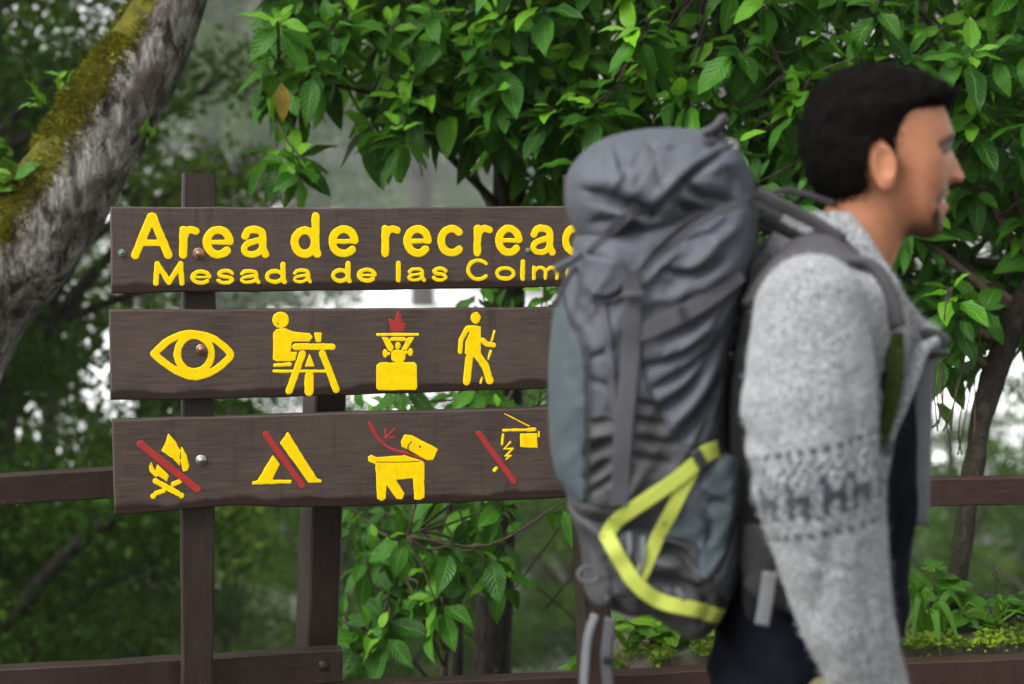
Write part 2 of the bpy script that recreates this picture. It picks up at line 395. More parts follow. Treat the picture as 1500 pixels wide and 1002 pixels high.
def plank(name, top, bottom, parent, mat, seed, thick=T_BOARD, rough=0.0007):
    """A sawn board from the pixel traces of its upper and lower edges (left to right)."""
    tl = S(*np.array(top, float).T); bl = S(*np.array(bottom, float).T)
    def dens(p, n=70):
        q = np.concatenate([[0], np.cumsum(np.linalg.norm(np.diff(p, axis=0), axis=1))]); s = np.linspace(0, q[-1], n)
        return np.stack([np.interp(s, q, p[:, 0]), np.interp(s, q, p[:, 1])], 1)
    n = 70; m_ = 9
    a, b = dens(tl, n), dens(bl, n)
    a[:, 1] += rough * fbm(np.c_[a, np.full(n, seed)], 14, 4, seed); b[:, 1] += rough * 1.5 * fbm(np.c_[b, np.full(n, seed + 7)], 14, 4, seed)
    k = np.linspace(0, 1, m_)
    G = a[:, None] * (1 - k)[None, :, None] + b[:, None] * k[None, :, None]          # n x m x 2
    G[0, :, 0] += rough * fbm(np.c_[G[0], np.full(m_, seed)], 20, 3, seed)
    r = 0.0028
    cen = G.copy(); cen[:, 0, 1] -= r; cen[:, -1, 1] += r; cen[0, :, 0] += r; cen[-1, :, 0] -= r
    warp = 0.0012 * fbm(np.c_[G.reshape(-1, 2), np.zeros(n * m_)], 4, 3, seed).reshape(n, m_)
    front = np.stack([cen[..., 0], warp * 0, cen[..., 1]], -1).reshape(-1, 3)
    i = np.arange(n * m_).reshape(n, m_)
    f = [[i[x, y], i[x, y + 1], i[x + 1, y + 1], i[x + 1, y]] for x in range(n - 1) for y in range(m_ - 1)]
    loop = [(x, 0) for x in range(n)] + [(n - 1, y) for y in range(1, m_)] + [(x, m_ - 1) for x in range(n - 2, -1, -1)] + [(0, y) for y in range(m_ - 2, 0, -1)]
    L = len(loop); base = n * m_
    outer = np.array([[G[x, y, 0], r, G[x, y, 1]] for x, y in loop]); back = outer.copy(); back[:, 1] = thick
    v = np.concatenate([front, outer, back])
    fi = [i[x, y] for x, y in loop]
    for q in range(L):
        w = (q + 1) % L
        f += [[fi[q], fi[w], base + w, base + q], [base + q, base + w, base + L + w, base + L + q]]
    f.append([base + L + q for q in range(L)])
    me = new_mesh(name, v, f, False)
    zb = np.interp(v[:, 0], bl[:, 0], bl[:, 1]); set_attr(me, 'damp', v[:, 2] - zb)
    me.update(); return link(name, me, mat, parent)
b1 = plank('sign_board', [(162, 303), (500, 304.5), (830, 302), (1000, 301)], [(163, 429.5), (500, 426), (815, 420.6), (1000, 416)], sign, M['board'], 1)
b2 = plank('sign_board', [(160, 454.4), (500, 452.8), (807, 450.5), (1000, 449)], [(162, 586), (278, 586), (500, 579), (807, 569), (1000, 563)], sign, M['board'], 2)
b3 = plank('sign_board', [(164, 615.5), (500, 605.5), (807, 597.5), (1000, 592)], [(168, 755), (262, 747), (341, 740.5), (415, 743), (500, 742.5), (660, 737), (819, 729.5), (1000, 721)], sign, M['board'], 3)

def relief(name, strokes=(), polys=(), mat=None, parent=None, hgt=0.0006, h=0.00125, y0=0.0, rnd=0.0005, wob=0.0006, cut=()):
    """A painted raised figure: the union of round-ended strokes [(pts_px, width_px)] and outlines, standing hgt proud of the board."""
    S2 = []; allp = []
    for pts, w in strokes:
        q = S(*np.array(pts, float).T); S2.append((q, w * 0.00142 / 2)); allp += [q - w * 0.001, q + w * 0.001]
    P2 = [S(*np.array(p, float).T) for p in polys]; allp += P2
    allp = np.concatenate(allp); lo = allp.min(0) - 4 * h; hi = allp.max(0) + 4 * h
    xs = np.arange(lo[0], hi[0], h); zs = np.arange(lo[1], hi[1], h); hy = 0.0006
    ys = np.arange(-hgt - 3 * hy, 0.003, hy)
    P = np.stack(np.meshgrid(xs, zs, indexing='ij'), -1)
    d = np.full(P.shape[:2], 1e9)
    for q, r in S2: d = np.minimum(d, line_d(P, q) - r)
    for q in P2: d = smin(d, poly_sd(P, q) - 0.0012, 0.001)
    for pts, w in cut:
        d = np.maximum(d, -(line_d(P, S(*np.array(pts, float).T)) - w * 0.00071))
    d = d + wob * fbm(np.concatenate([P, np.zeros(P.shape[:2] + (1,))], -1), 90, 3, 3)
    dz = -hgt - ys                                                       # >0 beyond the top
    A = d[:, None, :] + rnd; B = np.broadcast_to((dz[None, :, None] + rnd), (len(xs), len(ys), len(zs)))
    A = np.broadcast_to(A, B.shape)
    F = np.sqrt(np.clip(A, 0, None) ** 2 + np.clip(B, 0, None) ** 2) + np.minimum(np.maximum(A, B), 0) - rnd
    F = np.maximum(F, (ys - 0.0012)[None, :, None])
    v, f = surface_nets(F, (lo[0], ys[0] + y0, lo[1]), (h, hy, h))
    return link(name, new_mesh(name, v, f), mat, parent)

def arc(cx, cy, rx, ry, a0, a1, n=22):
    a = np.radians(np.linspace(a0, a1, n)); return [(cx + rx * math.cos(t), cy + ry * math.sin(t)) for t in a]
GLYPH = {                                                             # centre lines in a unit box, base 0, x-height 1
    'A': [[(0, 0), (.48, 1), (.52, 1), (1, 0)], [(.22, .32), (.78, .32)]],
    'M': [[(0, 0), (.05, 1), (.5, .04), (.95, 1), (1, 0)]],
    'C': [arc(.5, .5, .5, .5, 42, 318)], 'c': [arc(.5, .5, .5, .5, 45, 315)],
    'e': [arc(.5, .5, .5, .5, 4, 318), [(.02, .5), (.98, .5)]],
    'o': [arc(.5, .5, .5, .5, 0, 360)], 'l': [[(.5, 0), (.5, 1.45)]], 'i': [[(.5, 0), (.5, 1)], [(.5, 1.45), (.5, 1.451)]],
    'r': [[(.1, 1), (.1, 0)], smooth_path([(.1, .62), (.32, .92), (.65, 1), (1, .95)]).tolist()],
    'n': [[(.05, 1), (.05, 0)], smooth_path([(.05, .6), (.3, .95), (.65, .97), (.92, .7), (.95, 0)]).tolist()],
    'm': [[(.03, 1), (.03, 0)], smooth_path([(.03, .6), (.2, .95), (.38, .95), (.5, .65), (.5, 0)]).tolist(), smooth_path([(.5, .6), (.68, .95), (.85, .95), (.97, .65), (.97, 0)]).tolist()],
    's': [smooth_path([(.98, .80), (.75, 1), (.3, 1), (.05, .78), (.25, .56), (.75, .46), (.98, .24), (.75, 0), (.25, 0), (0, .2)]).tolist()],
    'a': [smooth_path([(.06, .74), (.2, .95), (.5, 1), (.8, .92), (.88, .68), (.88, .25), (1, 0)]).tolist(), smooth_path([(.88, .60), (.5, .52), (.14, .40), (.02, .2), (.15, .03), (.45, 0), (.72, .1), (.88, .34)]).tolist()],
    'd': [arc(.45, .48, .45, .48, 0, 360), [(.92, 1.45), (.92, .2), (1, 0)]],
}
GW = {'e': (1, .62), 'A': (1, .8), 'a': (.95, .8), 's': (.92,), 'r': (1, .92), 'm': (1, .9, .9), 'n': (1, .9)}
def letter(ch, x0, x1, ybase, xh, w, sc_y=1.0):
    """One letter between pixel columns x0..x1 (outer), standing on row ybase (outer)."""
    cap = ch in 'AMC'
    H = xh * (1.40 if ch == 'A' else 1.52 if cap else 1.0)
    acc = False
    st = []
    wx = x1 - x0 - w; hy = H - w
    up = (xh * 1.38 - w) / (xh - w) / 1.45
    for pts in GLYPH[ch]:
        q = []
        for u, v in pts:
            vv = v * hy if v <= 1 else (hy + (v - 1) / .45 * (xh * 0.40))
            q.append((x0 + w / 2 + u * wx if ch not in 'li' else (x0 + x1) / 2, ybase - w / 2 - vv))
        st.append((q, w * GW.get(ch, (1, 1, 1))[len(st)] * (1.22 if w < 8 and ch in 'Ml' or w < 8 and ch == 'd' and len(st) else 1)))
    return st
for line, xh, w, base in ((
    [('A',192,253),('r',260.5,293),('e',297,343),('a',351,395),('d',425.5,471),('e',481,526),('r',556.5,588),('e',590.7,633),('c',640.5,683),('r',691.5,723),('e',725,766),('a',774.7,815),('c',822.7,862),('i',871,882),('o',889,928),('n',937,972)],
     49, 12.3, lambda x: 380.2 - 0.0080 * (x - 190)),
    ([('M',225.3,270),('e',278.5,310),('s',316.6,344),('a',350,382),('d',388,420),('a',427.6,457.5),('d',484.5,515),('e',522.7,552.5),('l',579.5,588),('a',595.5,624.5),('s',632,656.5),('C',682.7,719),('o',724.8,755.5),('l',762,769.5),('m',778,820),('e',828,858),('n',866,893),('a',900,928),('s',934,958)],
     23.2, 6.5, lambda x: 418.6 - 0.0135 * (x - 225))):
    for ch, x0, x1 in line:
        y = base((x0 + x1) / 2); k = 1 - 0.00008 * (x0 - 190)
        st = letter(ch, x0, x1, y, xh * k, w * k)
        if ch == 'o' and w > 10: st.append(([(905, 318), (913, 309)], 9))      # the accent
        relief('letter', st, (), M['yellow'], b1)
def r3(pts): return [(150 + x / 3.131, 440 + y / 3.131) for x, y in pts]
def r4(pts): return [(500 + x / 3.131, 440 + y / 3.131) for x, y in pts]
def s3(pts, w): return (r3(pts), w / 3.131)
def s4(pts, w): return (r4(pts), w / 3.131)
def dot(conv, x, y, rx, ry): return conv(arc(x, y, rx, ry, 0, 345, 24))
Yl = M['yellow']; Rd = M['red']
relief('eye_symbol', [s3(smooth_path([(236, 245), (300, 188), (370, 157), (430, 156), (500, 172), (560, 215), (588, 253), (540, 303), (480, 338), (410, 350), (340, 323), (280, 283), (236, 245)], 5), 34),
                      s3(arc(422, 245, 78, 83, 0, 360, 40), 34)], (), Yl, b2)
relief('picnic_symbol', [s3([(792, 297), (860, 294)], 19), s3([(788, 325), (1025, 325)], 15), s3([(886, 213), (1056, 213)], 31), s3([(918, 245), (857, 415)], 34), s3([(1010, 245), (1073, 410)], 34), s3([(948, 350), (948, 418)], 44)],
       [dot(r3, 818, 90, 36, 36), r3([(786, 150), (800, 134), (840, 131), (880, 147), (952, 154), (962, 170), (950, 186), (868, 187), (861, 237), (890, 240), (884, 274), (800, 279), (785, 270)]), r3([(973, 151), (1005, 151), (1000, 190), (981, 190)]), r3([(950, 250), (972, 302), (932, 302)])], Yl, b2)
relief('barbecue_symbol', [s4([(166, 157), (350, 157)], 16), s4([(232, 178), (288, 178)], 19)],
       [r4([(189, 171), (212, 172), (240, 214), (230, 234), (216, 228)]), r4([(305, 172), (332, 171), (300, 226), (278, 224)]), dot(r4, 259, 208, 11, 15), dot(r4, 201, 243, 9, 17), dot(r4, 317, 238, 9, 17), dot(r4, 218, 245, 5, 5), dot(r4, 297, 238, 6, 6),
        r4([(232, 240), (245, 230), (280, 230), (292, 240), (293, 270), (283, 280), (240, 280), (231, 270)]), r4([(164, 300), (178, 288), (335, 286), (345, 300), (345, 400), (338, 409), (172, 411), (163, 402)])], Yl, b2)
relief('flame', (), [r4([(260, 51), (272, 66), (276, 100), (294, 107), (289, 139), (228, 142), (221, 86), (236, 96), (248, 92)])], Rd, b2)
relief('hiker_symbol', [s4([(578, 130), (548, 185), (545, 235)], 25), s4([(620, 245), (660, 300), (682, 368)], 38), s4([(586, 268), (575, 372)], 38), s4([(648, 184), (666, 202), (698, 205)], 25), s4([(702, 141), (691, 183)], 13), s4([(685, 232), (675, 268)], 13), s4([(645, 355), (639, 379)], 12)],
       [dot(r4, 616, 80, 20, 25), r4([(578, 120), (600, 117), (638, 121), (638, 235), (600, 265), (569, 242), (571, 190), (590, 152)])], Yl, b2)
relief('symbol_edge', [s4([(992, 126), (990, 168)], 12)], (), Yl, b2)
relief('campfire_symbol', [s3([(243, 829), (345, 884)], 27), s3([(325, 843), (357, 830)], 23), s3([(246, 884), (280, 873)], 23)],
       [r3([(303, 612), (334, 650), (354, 690), (354, 757), (322, 722), (272, 690), (294, 650)]), r3([(363, 674), (384, 710), (396, 760), (389, 780), (371, 784), (362, 740)]), r3([(224, 747), (244, 788), (256, 804), (245, 809), (219, 784), (214, 760)]), r3([(253, 756), (304, 805), (295, 829), (262, 808), (246, 775)]), dot(r3, 363, 895, 11, 12), dot(r3, 233, 898, 11, 11)], Yl, b3)
relief('red_bar', [s3([(175, 660), (437, 868)], 33)], (), Rd, b3, hgt=0.0013)
relief('tent_symbol', (), [r3([(850, 607), (984, 820), (1004, 826), (1002, 834), (946, 834), (817, 655)]), r3([(781, 713), (811, 752), (776, 825), (866, 826), (865, 837), (689, 844), (689, 833), (713, 828)])], Yl, b3)
relief('red_bar', [s3([(750, 615), (918, 850)], 29)], (), Rd, b3, hgt=0.0013)
relief('dog_symbol', (), [r4([(124, 719), (140, 711), (160, 721), (290, 713), (368, 736), (379, 747), (379, 903), (360, 914), (337, 911), (331, 814), (245, 820), (287, 885), (279, 910), (256, 910), (206, 842), (202, 908), (185, 918), (167, 908), (159, 750), (127, 738)]),
       r4([(290, 619), (320, 619), (442, 684), (420, 732), (395, 732), (310, 684), (280, 671), (274, 650)])], Yl, b3)
relief('dog_outline', [s4([(160, 741), (260, 742), (362, 738)], 5), s4([(322, 648), (306, 666), (306, 690)], 7), s4([(360, 670), (361, 671)], 11)], (), M['dark_line'], b3, hgt=0.0010, wob=0.0002)
relief('leash', [s4(smooth_path([(127, 560), (160, 620), (200, 665), (250, 690), (296, 700)]), 15), s4([(305, 703), (378, 729)], 8), s4([(245, 590), (205, 628)], 9), s4([(203, 590), (205, 630), (241, 629)], 10)], (), Rd, b3, hgt=0.0011)
relief('tin_symbol', [s4([(743, 596), (850, 594)], 14), s4([(751, 521), (861, 577)], 8), s4([(906, 604), (906, 625)], 8), s4([(742, 616), (738, 660)], 13), s4([(775, 650), (746, 682), (788, 680), (752, 715), (778, 712), (756, 729)], 9), s4([(702, 779), (711, 769)], 18), s4([(856, 594), (886, 592)], 19)],
       [r4([(822, 613), (895, 612), (899, 676), (822, 671)])], Yl, b3)
relief('red_bar', [s4([(632, 612), (792, 832)], 28)], (), Rd, b3, hgt=0.0013)

for bd, cv, pts in ((b3, s4, [(0, 692), (60, 700), (122, 716)]), (b3, s4, [(385, 735), (430, 740), (470, 752)]), (b3, s4, [(858, 741), (905, 732), (972, 725)]), (b3, s3, [(452, 742), (480, 745), (518, 756)]), (b2, s3, [(575, 310), (640, 318), (735, 300)]), (b2, s3, [(772, 330), (770, 380), (776, 425)]), (b2, s4, [(436, 98), (442, 108), (440, 122)]), (b1, s3, [(300, -90), (330, -80), (352, -70)])):
    relief('crack', [cv(pts, 4)], (), M['dark_line'], bd, hgt=0.0003, wob=0.0009)
def bolt(px, py, parent, mat, r=0.0125, washer=True, name='bolt'):
    c = S(px, py); g = Geo(); n = 18
    prof = [(r, 0.001), (r, -0.003), (r * .78, -0.0045), (r * .55, -0.0035), (r * .5, -0.0075), (r * .3, -0.009), (0.0005, -0.0095)]
    a = np.arange(n) * 2 * np.pi / n
    v = np.concatenate([np.stack([c[0] + q * np.cos(a), np.full(n, y), c[1] + q * np.sin(a)], 1) for q, y in prof])
    f = [[i * n + (j + 1) % n, i * n + j, (i + 1) * n + j, (i + 1) * n + (j + 1) % n] for i in range(len(prof) - 1) for j in range(n)]
    return link(name, new_mesh(name, v, f), mat, parent)
bolt(291, 371.5, b1, M['bolt']); bolt(294.5, 511.5, b2, M['bolt'], 0.011); bolt(294.5, 674, b3, M['steel'], 0.0115)
bolt(178.5, 370.5, b1, M['verdigris'], 0.008, name='peg'); bolt(773.5, 367, b1, M['verdigris'], 0.006, name='peg')

def beam(name, p0, p1, width, depth, parent, mat, side=None, nseg=24, seed=0, rough=0.0022):
    """A squared timber from p0 to p1 (world or parent-local), width along side, slightly uneven, arrises rounded."""
    p0 = np.asarray(p0, float); p1 = np.asarray(p1, float); ax = (p1 - p0); L = np.linalg.norm(ax); ax /= L
    sd = np.asarray(side, float); sd = sd - ax * (sd @ ax); sd /= np.linalg.norm(sd); dp = np.cross(ax, sd)
    w, d, r = width / 2, depth / 2, min(width, depth) * 0.06
    prof = np.array([[-w + r, -d], [w - r, -d], [w, -d + r], [w, d - r], [w - r, d], [-w + r, d], [-w, d - r], [-w, -d + r]])
    n = len(prof); ts = np.linspace(0, 1, nseg); v = []
    for t in ts:
        q = prof * (1 if 0 < t < 1 else 0.97)
        v.append(p0 + ax * L * t + q[:, :1] * sd + q[:, 1:] * dp)
    v = np.concatenate(v); v = v + rough * np.stack([vnoise(v + 31 * seed, 9, seed + k) for k in range(3)], 1)
    f = [[i * n + j, i * n + (j + 1) % n, (i + 1) * n + (j + 1) % n, (i + 1) * n + j] for i in range(nseg - 1) for j in range(n)]
    f += [list(range(n))[::-1], [(nseg - 1) * n + j for j in range(n)]]
    return link(name, new_mesh(name, v, f, False), mat, parent)
def sign_post(pt, pb, width, depth, seed):
    """Sign post behind the boards: pixel centre of its head and of a point lower down, then on into the ground."""
    dep = T_BOARD + 0.002 + depth / 2
    a = S(pt[0], pt[1], dep - depth / 2); b = S(pb[0], pb[1], dep - depth / 2)
    k = (0 - 0.25 - a[1]) / (b[1] - a[1]); b2_ = a + (b - a) * k
    return beam('post', (a[0], dep, a[1]), (b2_[0], dep, b2_[1]), width, depth, sign, M['post'], (1, 0, 0), 40, seed)
sign_post((292.5, 254), (289.5, 990), 0.067, 0.066, 3)
sign_post((857, 255), (877, 990), 0.068, 0.066, 4)

# ------------------------------------------------------------------ fences
def fpt(px, py, Yv): return W(px, py, Yv)
def rail(name, pxl, yl, pxr, yr, Yl_, Yr_, hl, parent, mat, depth=0.045, seed=0):
    """Rail between two pixel columns; yl / yr are the rows of its upper edge, hl its height in metres."""
    a = fpt(pxl, yl, Yl_); b = fpt(pxr, yr, Yr_); a[2] -= hl / 2; b[2] -= hl / 2
    return beam(name, a, b, depth, hl, parent, mat, (-(b - a)[1], (b - a)[0], 0), 60, seed)
fl = empty('wooden_fence', (-1.1, 3.8, 0)); tag(fl, 'dark brown post and rail fence running left from behind the sign', 'fence', 'timber fences along the path')
def local(o, mats=None):
    o.location = -Vector(o.parent.location) if o.parent.rotation_euler.z == 0 else o.location; return o
local(rail('upper_rail', -260, 714, 470, 664, 3.52, 3.85, 0.064, fl, M['rail'], 0.045, 1))
local(rail('lower_rail', -260, 994, 500, 948, 3.52, 3.79, 0.075, fl, M['rail'], 0.045, 2))
a = fpt(476, 566, 3.90); b = fpt(464, 960, 3.90); b = a + (b - a) * ((-0.25 - a[2]) / (b[2] - a[2]))
local(beam('post', a, b, 0.077, 0.079, fl, M['post'], (math.cos(0.5), math.sin(0.5), 0), 40, 5))
g = Geo(); c = fpt(473, 975, 3.757)
g.tube([c + (0, 0.014, 0), c + (0, -0.003, 0), c + (0, -0.0065, 0)], [0.012, 0.012, 0.006], 14)
local(link('bolt', g.mesh('bolt'), M['rail'], fl))
fr = empty('wooden_fence', (1.05, 4.07, 0)); tag(fr, 'dark brown two-rail fence running right behind the man in front of the planted bank', 'fence', 'timber fences along the path')
local(rail('upper_rail', 862, 709, 1900, 690, 3.97, 4.18, 0.066, fr, M['old_rail'], 0.045, 6))
local(rail('lower_rail', 497, 1000, 1900, 944, 3.90, 4.18, 0.105, fr, M['old_rail'], 0.05, 7))
for X_, Yq in ((0.54, 4.07), (1.75, 4.25)):
    local(beam('post', (X_, Yq, 0.97), (X_, Yq, -0.25), 0.079, 0.079, fr, M['post'], (1, 0.15, 0), 30, 8))

# ------------------------------------------------------------------ leaves
def leaf_template(rows=6, fold=0.16, curl=0.22, wob=0.05, seed=0):
    """Pointed oval blade along +y, face up +z, unit length; width scales separately."""
    r = np.random.default_rng(seed); t = np.linspace(0, 1, rows); v = []; uv = []
    for k, q in enumerate(t):
        w = (math.sin(math.pi * min(1, q ** 0.82)) ** 0.85) * 0.5 if 0 < k < rows - 1 else 0.012
        z = -curl * q * q + 0.03 * math.sin(5 * q + r.random() * 6)
        for x in (-1, 0, 1):
            dz = (fold * abs(x) * w) + (wob * r.normal() * (abs(x)))
            v.append((x * w, q, z + dz)); uv.append((x, q, 0))
    f = []
    for k in range(rows - 1):
        for x in range(2):
            a = k * 3 + x; f.append((a, a + 1, a + 4, a + 3))
    return np.array(v), np.array(f), np.array(uv)
LEAF_T = [leaf_template(6, 0.10 + 0.05 * k, 0.10 + 0.09 * k, 0.02, k) for k in range(5)]
FAR_T = [(np.array([(0, 0, 0), (-.5, .45, .06), (0, 1, -.1), (.5, .45, .06)]), np.array([(0, 3, 2, 1)]), np.array([(0, 0, 0), (-1, .5, 0), (0, 1, 0), (1, .5, 0)]))]
def basis(d, n):
    """Frames with y along d and z near n: (N,3,3) with columns x,y,z."""
    d = d / np.linalg.norm(d, axis=1)[:, None]; x = np.cross(d, n); x /= np.linalg.norm(x, axis=1)[:, None] + 1e-9
    return np.stack([x, d, np.cross(x, d)], 2)
def leaf_mass(name, pos, d, n, L, Wd, tint, temps, mat, parent=None):
    B = basis(d, n); V = []; F = []; U = []; T = []; off = 0
    pick = rng.integers(0, len(temps), len(pos))
    for k, (tv, tf, tu) in enumerate(temps):
        i = np.where(pick == k)[0]
        if not len(i): continue
        q = tv[None] * np.stack([L[i] * Wd[i], L[i], L[i]], 1)[:, None]
        v = np.einsum('nij,nkj->nki', B[i], q) + pos[i][:, None]
        V.append(v.reshape(-1, 3)); F.append((tf[None] + (np.arange(len(i)) * len(tv))[:, None, None] + off).reshape(-1, 4)); off += len(i) * len(tv)
        U.append(np.tile(tu, (len(i), 1))); T.append(np.repeat(tint[i], len(tv)))
    me = new_mesh(name, np.concatenate(V), np.concatenate(F))
    set_attr(me, 'tint', np.concatenate(T))
    a = me.attributes.new('leaf_uv', 'FLOAT_VECTOR', 'POINT'); a.data.foreach_set('vector', np.concatenate(U).astype(np.float32).ravel())
    o = link(name, me, mat, parent); tag(o, kind='stuff')
    if parent is not None: o.location = -Vector(parent.location)
    return o
LEAF_ME = []
for k in range(15):
    tv, tf, tu = leaf_template(7, 0.08 + 0.03 * (k % 5), 0.08 + 0.07 * (k % 4), 0.018, 20 + k)
    me = new_mesh('leaf', tv * (1, 1, 1), tf); set_attr(me, 'tint', np.full(len(tv), (k + 0.5) / 15))
    a = me.attributes.new('leaf_uv', 'FLOAT_VECTOR', 'POINT'); a.data.foreach_set('vector', tu.astype(np.float32).ravel())
    LEAF_ME.append(me)
LEAF_SETS = {}
def leaf_objects(pos, d, n, L, Wd, tint, mat, parent):
    """Single leaves as parts sharing mesh data."""
    B = basis(d, n)
    if mat.name not in LEAF_SETS:
        ms = []
        for me in LEAF_ME:
            q = me.copy(); q.materials.append(mat); ms.append(q)
        LEAF_SETS[mat.name] = ms
    pl = np.array(parent.location)
    for k in range(len(pos)):
        o = bpy.data.objects.new('leaf', LEAF_SETS[mat.name][int(min(14, tint[k] * 15))]); COL.objects.link(o); o.parent = parent
        m4 = np.eye(4); m4[:3, :3] = B[k] * np.array([L[k] * Wd[k], L[k], L[k]])[None]; m4[:3, 3] = pos[k] - pl
        o.matrix_local = Matrix(m4.tolist())
def child(name, me, mat, parent):
    o = link(name, me, mat, parent); o.location = -Vector(parent.location); return o

def unit(v): return v / (np.linalg.norm(v, axis=-1, keepdims=True) + 1e-9)
def rosettes(cen, axis, nl=(6, 9), L=(0.10, 0.16), droop=0.35, tmax=0.66, young=0.62):
    """Whorls of leaves at twig ends: old leaves spread and droop, the newest small, upright and light."""
    P, D, Nn, LL, WW, TT = [], [], [], [], [], []
    for c, a in zip(cen, axis):
        k = rng.integers(*nl); base = rng.random() * 6.28; hue = rng.random()
        yg = rng.random() < young
        x = unit(np.cross(a, (0.3, 0.5, 0.81))); y = np.cross(a, x)
        for j in range(k):
            q = j / max(1, k - 1)                                       # 0 = newest
            az = base + 2.39996 * j + rng.normal() * 0.25; el = 0.75 - 1.25 * q + rng.normal() * 0.18
            r = math.cos(az) * x + math.sin(az) * y
            d = unit(r * math.cos(el) + a * math.sin(el) + np.array([0, 0, -droop * (0.3 + q)]))
            n = unit(a * 0.8 + np.array([0, 0, 0.6]) - r * math.sin(el) + rng.normal(0, 0.22, 3))
            size = (L[0] + (L[1] - L[0]) * rng.random()) * (0.55 + 0.5 * min(1, q * 1.8))
            P.append(c - a * 0.05 * q + d * 0.012); D.append(d); Nn.append(n); LL.append(size); WW.append(0.40 + 0.14 * rng.random())
            t = rng.random() * tmax * (0.5 + 0.5 * hue)
            if yg and q < 0.45: t = 0.72 + 0.28 * rng.random() * (1 - q)
            TT.append(min(0.999, t))
    return [np.array(q) for q in (P, D, Nn, LL, WW, TT)]
def in_poly(poly, n, yr, wgt=None):
    """n points whose sight rows fall inside the pixel outline, at depths yr."""
    poly = np.array(poly, float); lo, hi = poly.min(0), poly.max(0); out = []
    while sum(map(len, out)) < n:
        q = lo + rng.random((n * 2, 2)) * (hi - lo); out.append(q[poly_sd(q, poly) < 0])
    q = np.concatenate(out)[:n]; y = yr[0] + (yr[1] - yr[0]) * rng.random(n)
    return W(q[:, 0], q[:, 1], y)
def grow(parent, clusters, axis, roots, mat, nlimb=14, rad=0.016, sag=0.1):
    """Limbs from the trunk to some of the clusters, twigs from the rest to the nearest limb."""
    sel = rng.permutation(len(clusters))[:nlimb]; limbs = []
    for i in sel:
        e = clusters[i]; ri = roots[np.argmin(np.linalg.norm(roots - e + np.array([0, 0, 0.4]), axis=1))]
        mid = (ri + e) / 2 + rng.normal(0, 0.06, 3) * np.linalg.norm(e - ri) + np.array([0, 0, sag * np.linalg.norm(e - ri)])
        p = smooth_path([ri, mid, e], 8); limbs.append(p)
        g = Geo(); g.tube(p, np.linspace(rad, 0.004, len(p)), 7); child('branch', g.mesh('branch'), mat, parent)
    allp = np.concatenate(limbs); g = Geo()
    for i in range(len(clusters)):
        e = clusters[i]; q = allp[np.argmin(np.linalg.norm(allp - e, axis=1))]
        if np.linalg.norm(q - e) < 0.02: continue
        mid = (q + e) / 2 + rng.normal(0, 0.07, 3) * np.linalg.norm(e - q) - axis[i] * 0.03
        p = smooth_path([q, mid, e], 4); g.tube(p, np.linspace(0.0055, 0.0025, len(p)), 5)
    tag(child('twigs', g.mesh('twigs'), mat, parent), kind='stuff')
def trunk_mesh(name, path, rad, mat, parent, n=28, amp=0.06, moss_dir=(0, 0, 1), k=10, seed=0, moss_gain=0.5):
    p = smooth_path(path, k); r = np.interp(np.linspace(0, 1, len(p)), np.linspace(0, 1, len(rad)), rad)
    v, f = tube(p, r, n); c = np.repeat(p, n, 0); rr = np.repeat(r, n); nd = unit(v - c)
    q = v.copy(); q[:, 2] *= 0.45
    v = v + nd * (rr * (amp * fbm(q / rr.mean() * 0.11, 9, 4, seed) + amp * 0.8 * fbm(v / rr.mean() * 0.1, 3.5, 2, seed + 5)))[:, None]
    me = new_mesh(name, v, f)
    md = np.array(moss_dir, float); md /= np.linalg.norm(md)
    set_attr(me, 'moss', moss_gain * (nd @ md))
    return child(name, me, mat, parent)

# ------------------------------------------------------------------ broadleaf tree over the sign
UP = np.array([0, 0, 1.0])
T1Y = 6.0
t1 = empty('broadleaf_tree', tuple(W(722, 1180, T1Y)))
tag(t1, 'broadleaf tree with glossy leaves overhanging the sign, its slim trunk behind the boards', 'tree', 'broadleaf trees behind the fence')
path = [W(715, 1250, T1Y), W(722, 980, T1Y), W(728, 800, T1Y), W(742, 500, T1Y), W(746, 260, T1Y), W(756, 60, T1Y - 0.1), W(790, -160, T1Y - 0.2), W(850, -500, T1Y - 0.3)]
trunk_mesh('trunk', path, [0.085, 0.070, 0.066, 0.062, 0.058, 0.055, 0.048, 0.03], M['bark'], t1, 26, 0.07, (-1, -0.3, 0.2), 12, 3, 0.25)
thin = [W(668, 1250, T1Y + 0.2), W(670, 950, T1Y + 0.2), W(671, 830, T1Y + 0.2), W(690, 600, T1Y + 0.1), W(735, 380, T1Y)]
trunk_mesh('stem', thin, [0.026, 0.022, 0.02, 0.018, 0.016], M['bark'], t1, 14, 0.06, (-1, 0, 0.2), 10, 4, 0.2)
roots = smooth_path(path, 8)[22:]
regs = [  # outline of a foliage mass in the photograph, clusters in it, its depth range
    ([(385, -160), (700, -160), (720, 60), (640, 95), (600, 150), (560, 120), (545, 60), (500, 30), (470, 105), (430, 135), (385, 95)], 84, (5.0, 6.2)),
    ([(560, 110), (700, 60), (830, 60), (840, 220), (800, 215), (700, 185), (640, 190), (560, 195), (520, 185), (530, 140)], 62, (5.0, 6.0)),
    ([(690, -160), (1060, -160), (1060, 120), (1000, 190), (940, 175), (850, 240), (835, 300), (800, 300), (790, 200), (720, 150)], 175, (4.85, 6.3)),
    ([(520, -500), (1200, -500), (1200, -120), (420, -120)], 120, (4.8, 6.8)),
    ([(385, 60), (460, 90), (455, 130), (400, 140)], 6, (5.0, 5.4)),
    ([(380, 190), (470, 215), (455, 245), (390, 235)], 4, (5.1, 5.5)),
]
regs.append(([(410, -160), (1130, -160), (1130, 150), (850, 230), (700, 170), (560, 130), (420, 110)], 190, (6.2, 8.0)))
cl = np.concatenate([in_poly(q, n, yr) for q, n, yr in regs])
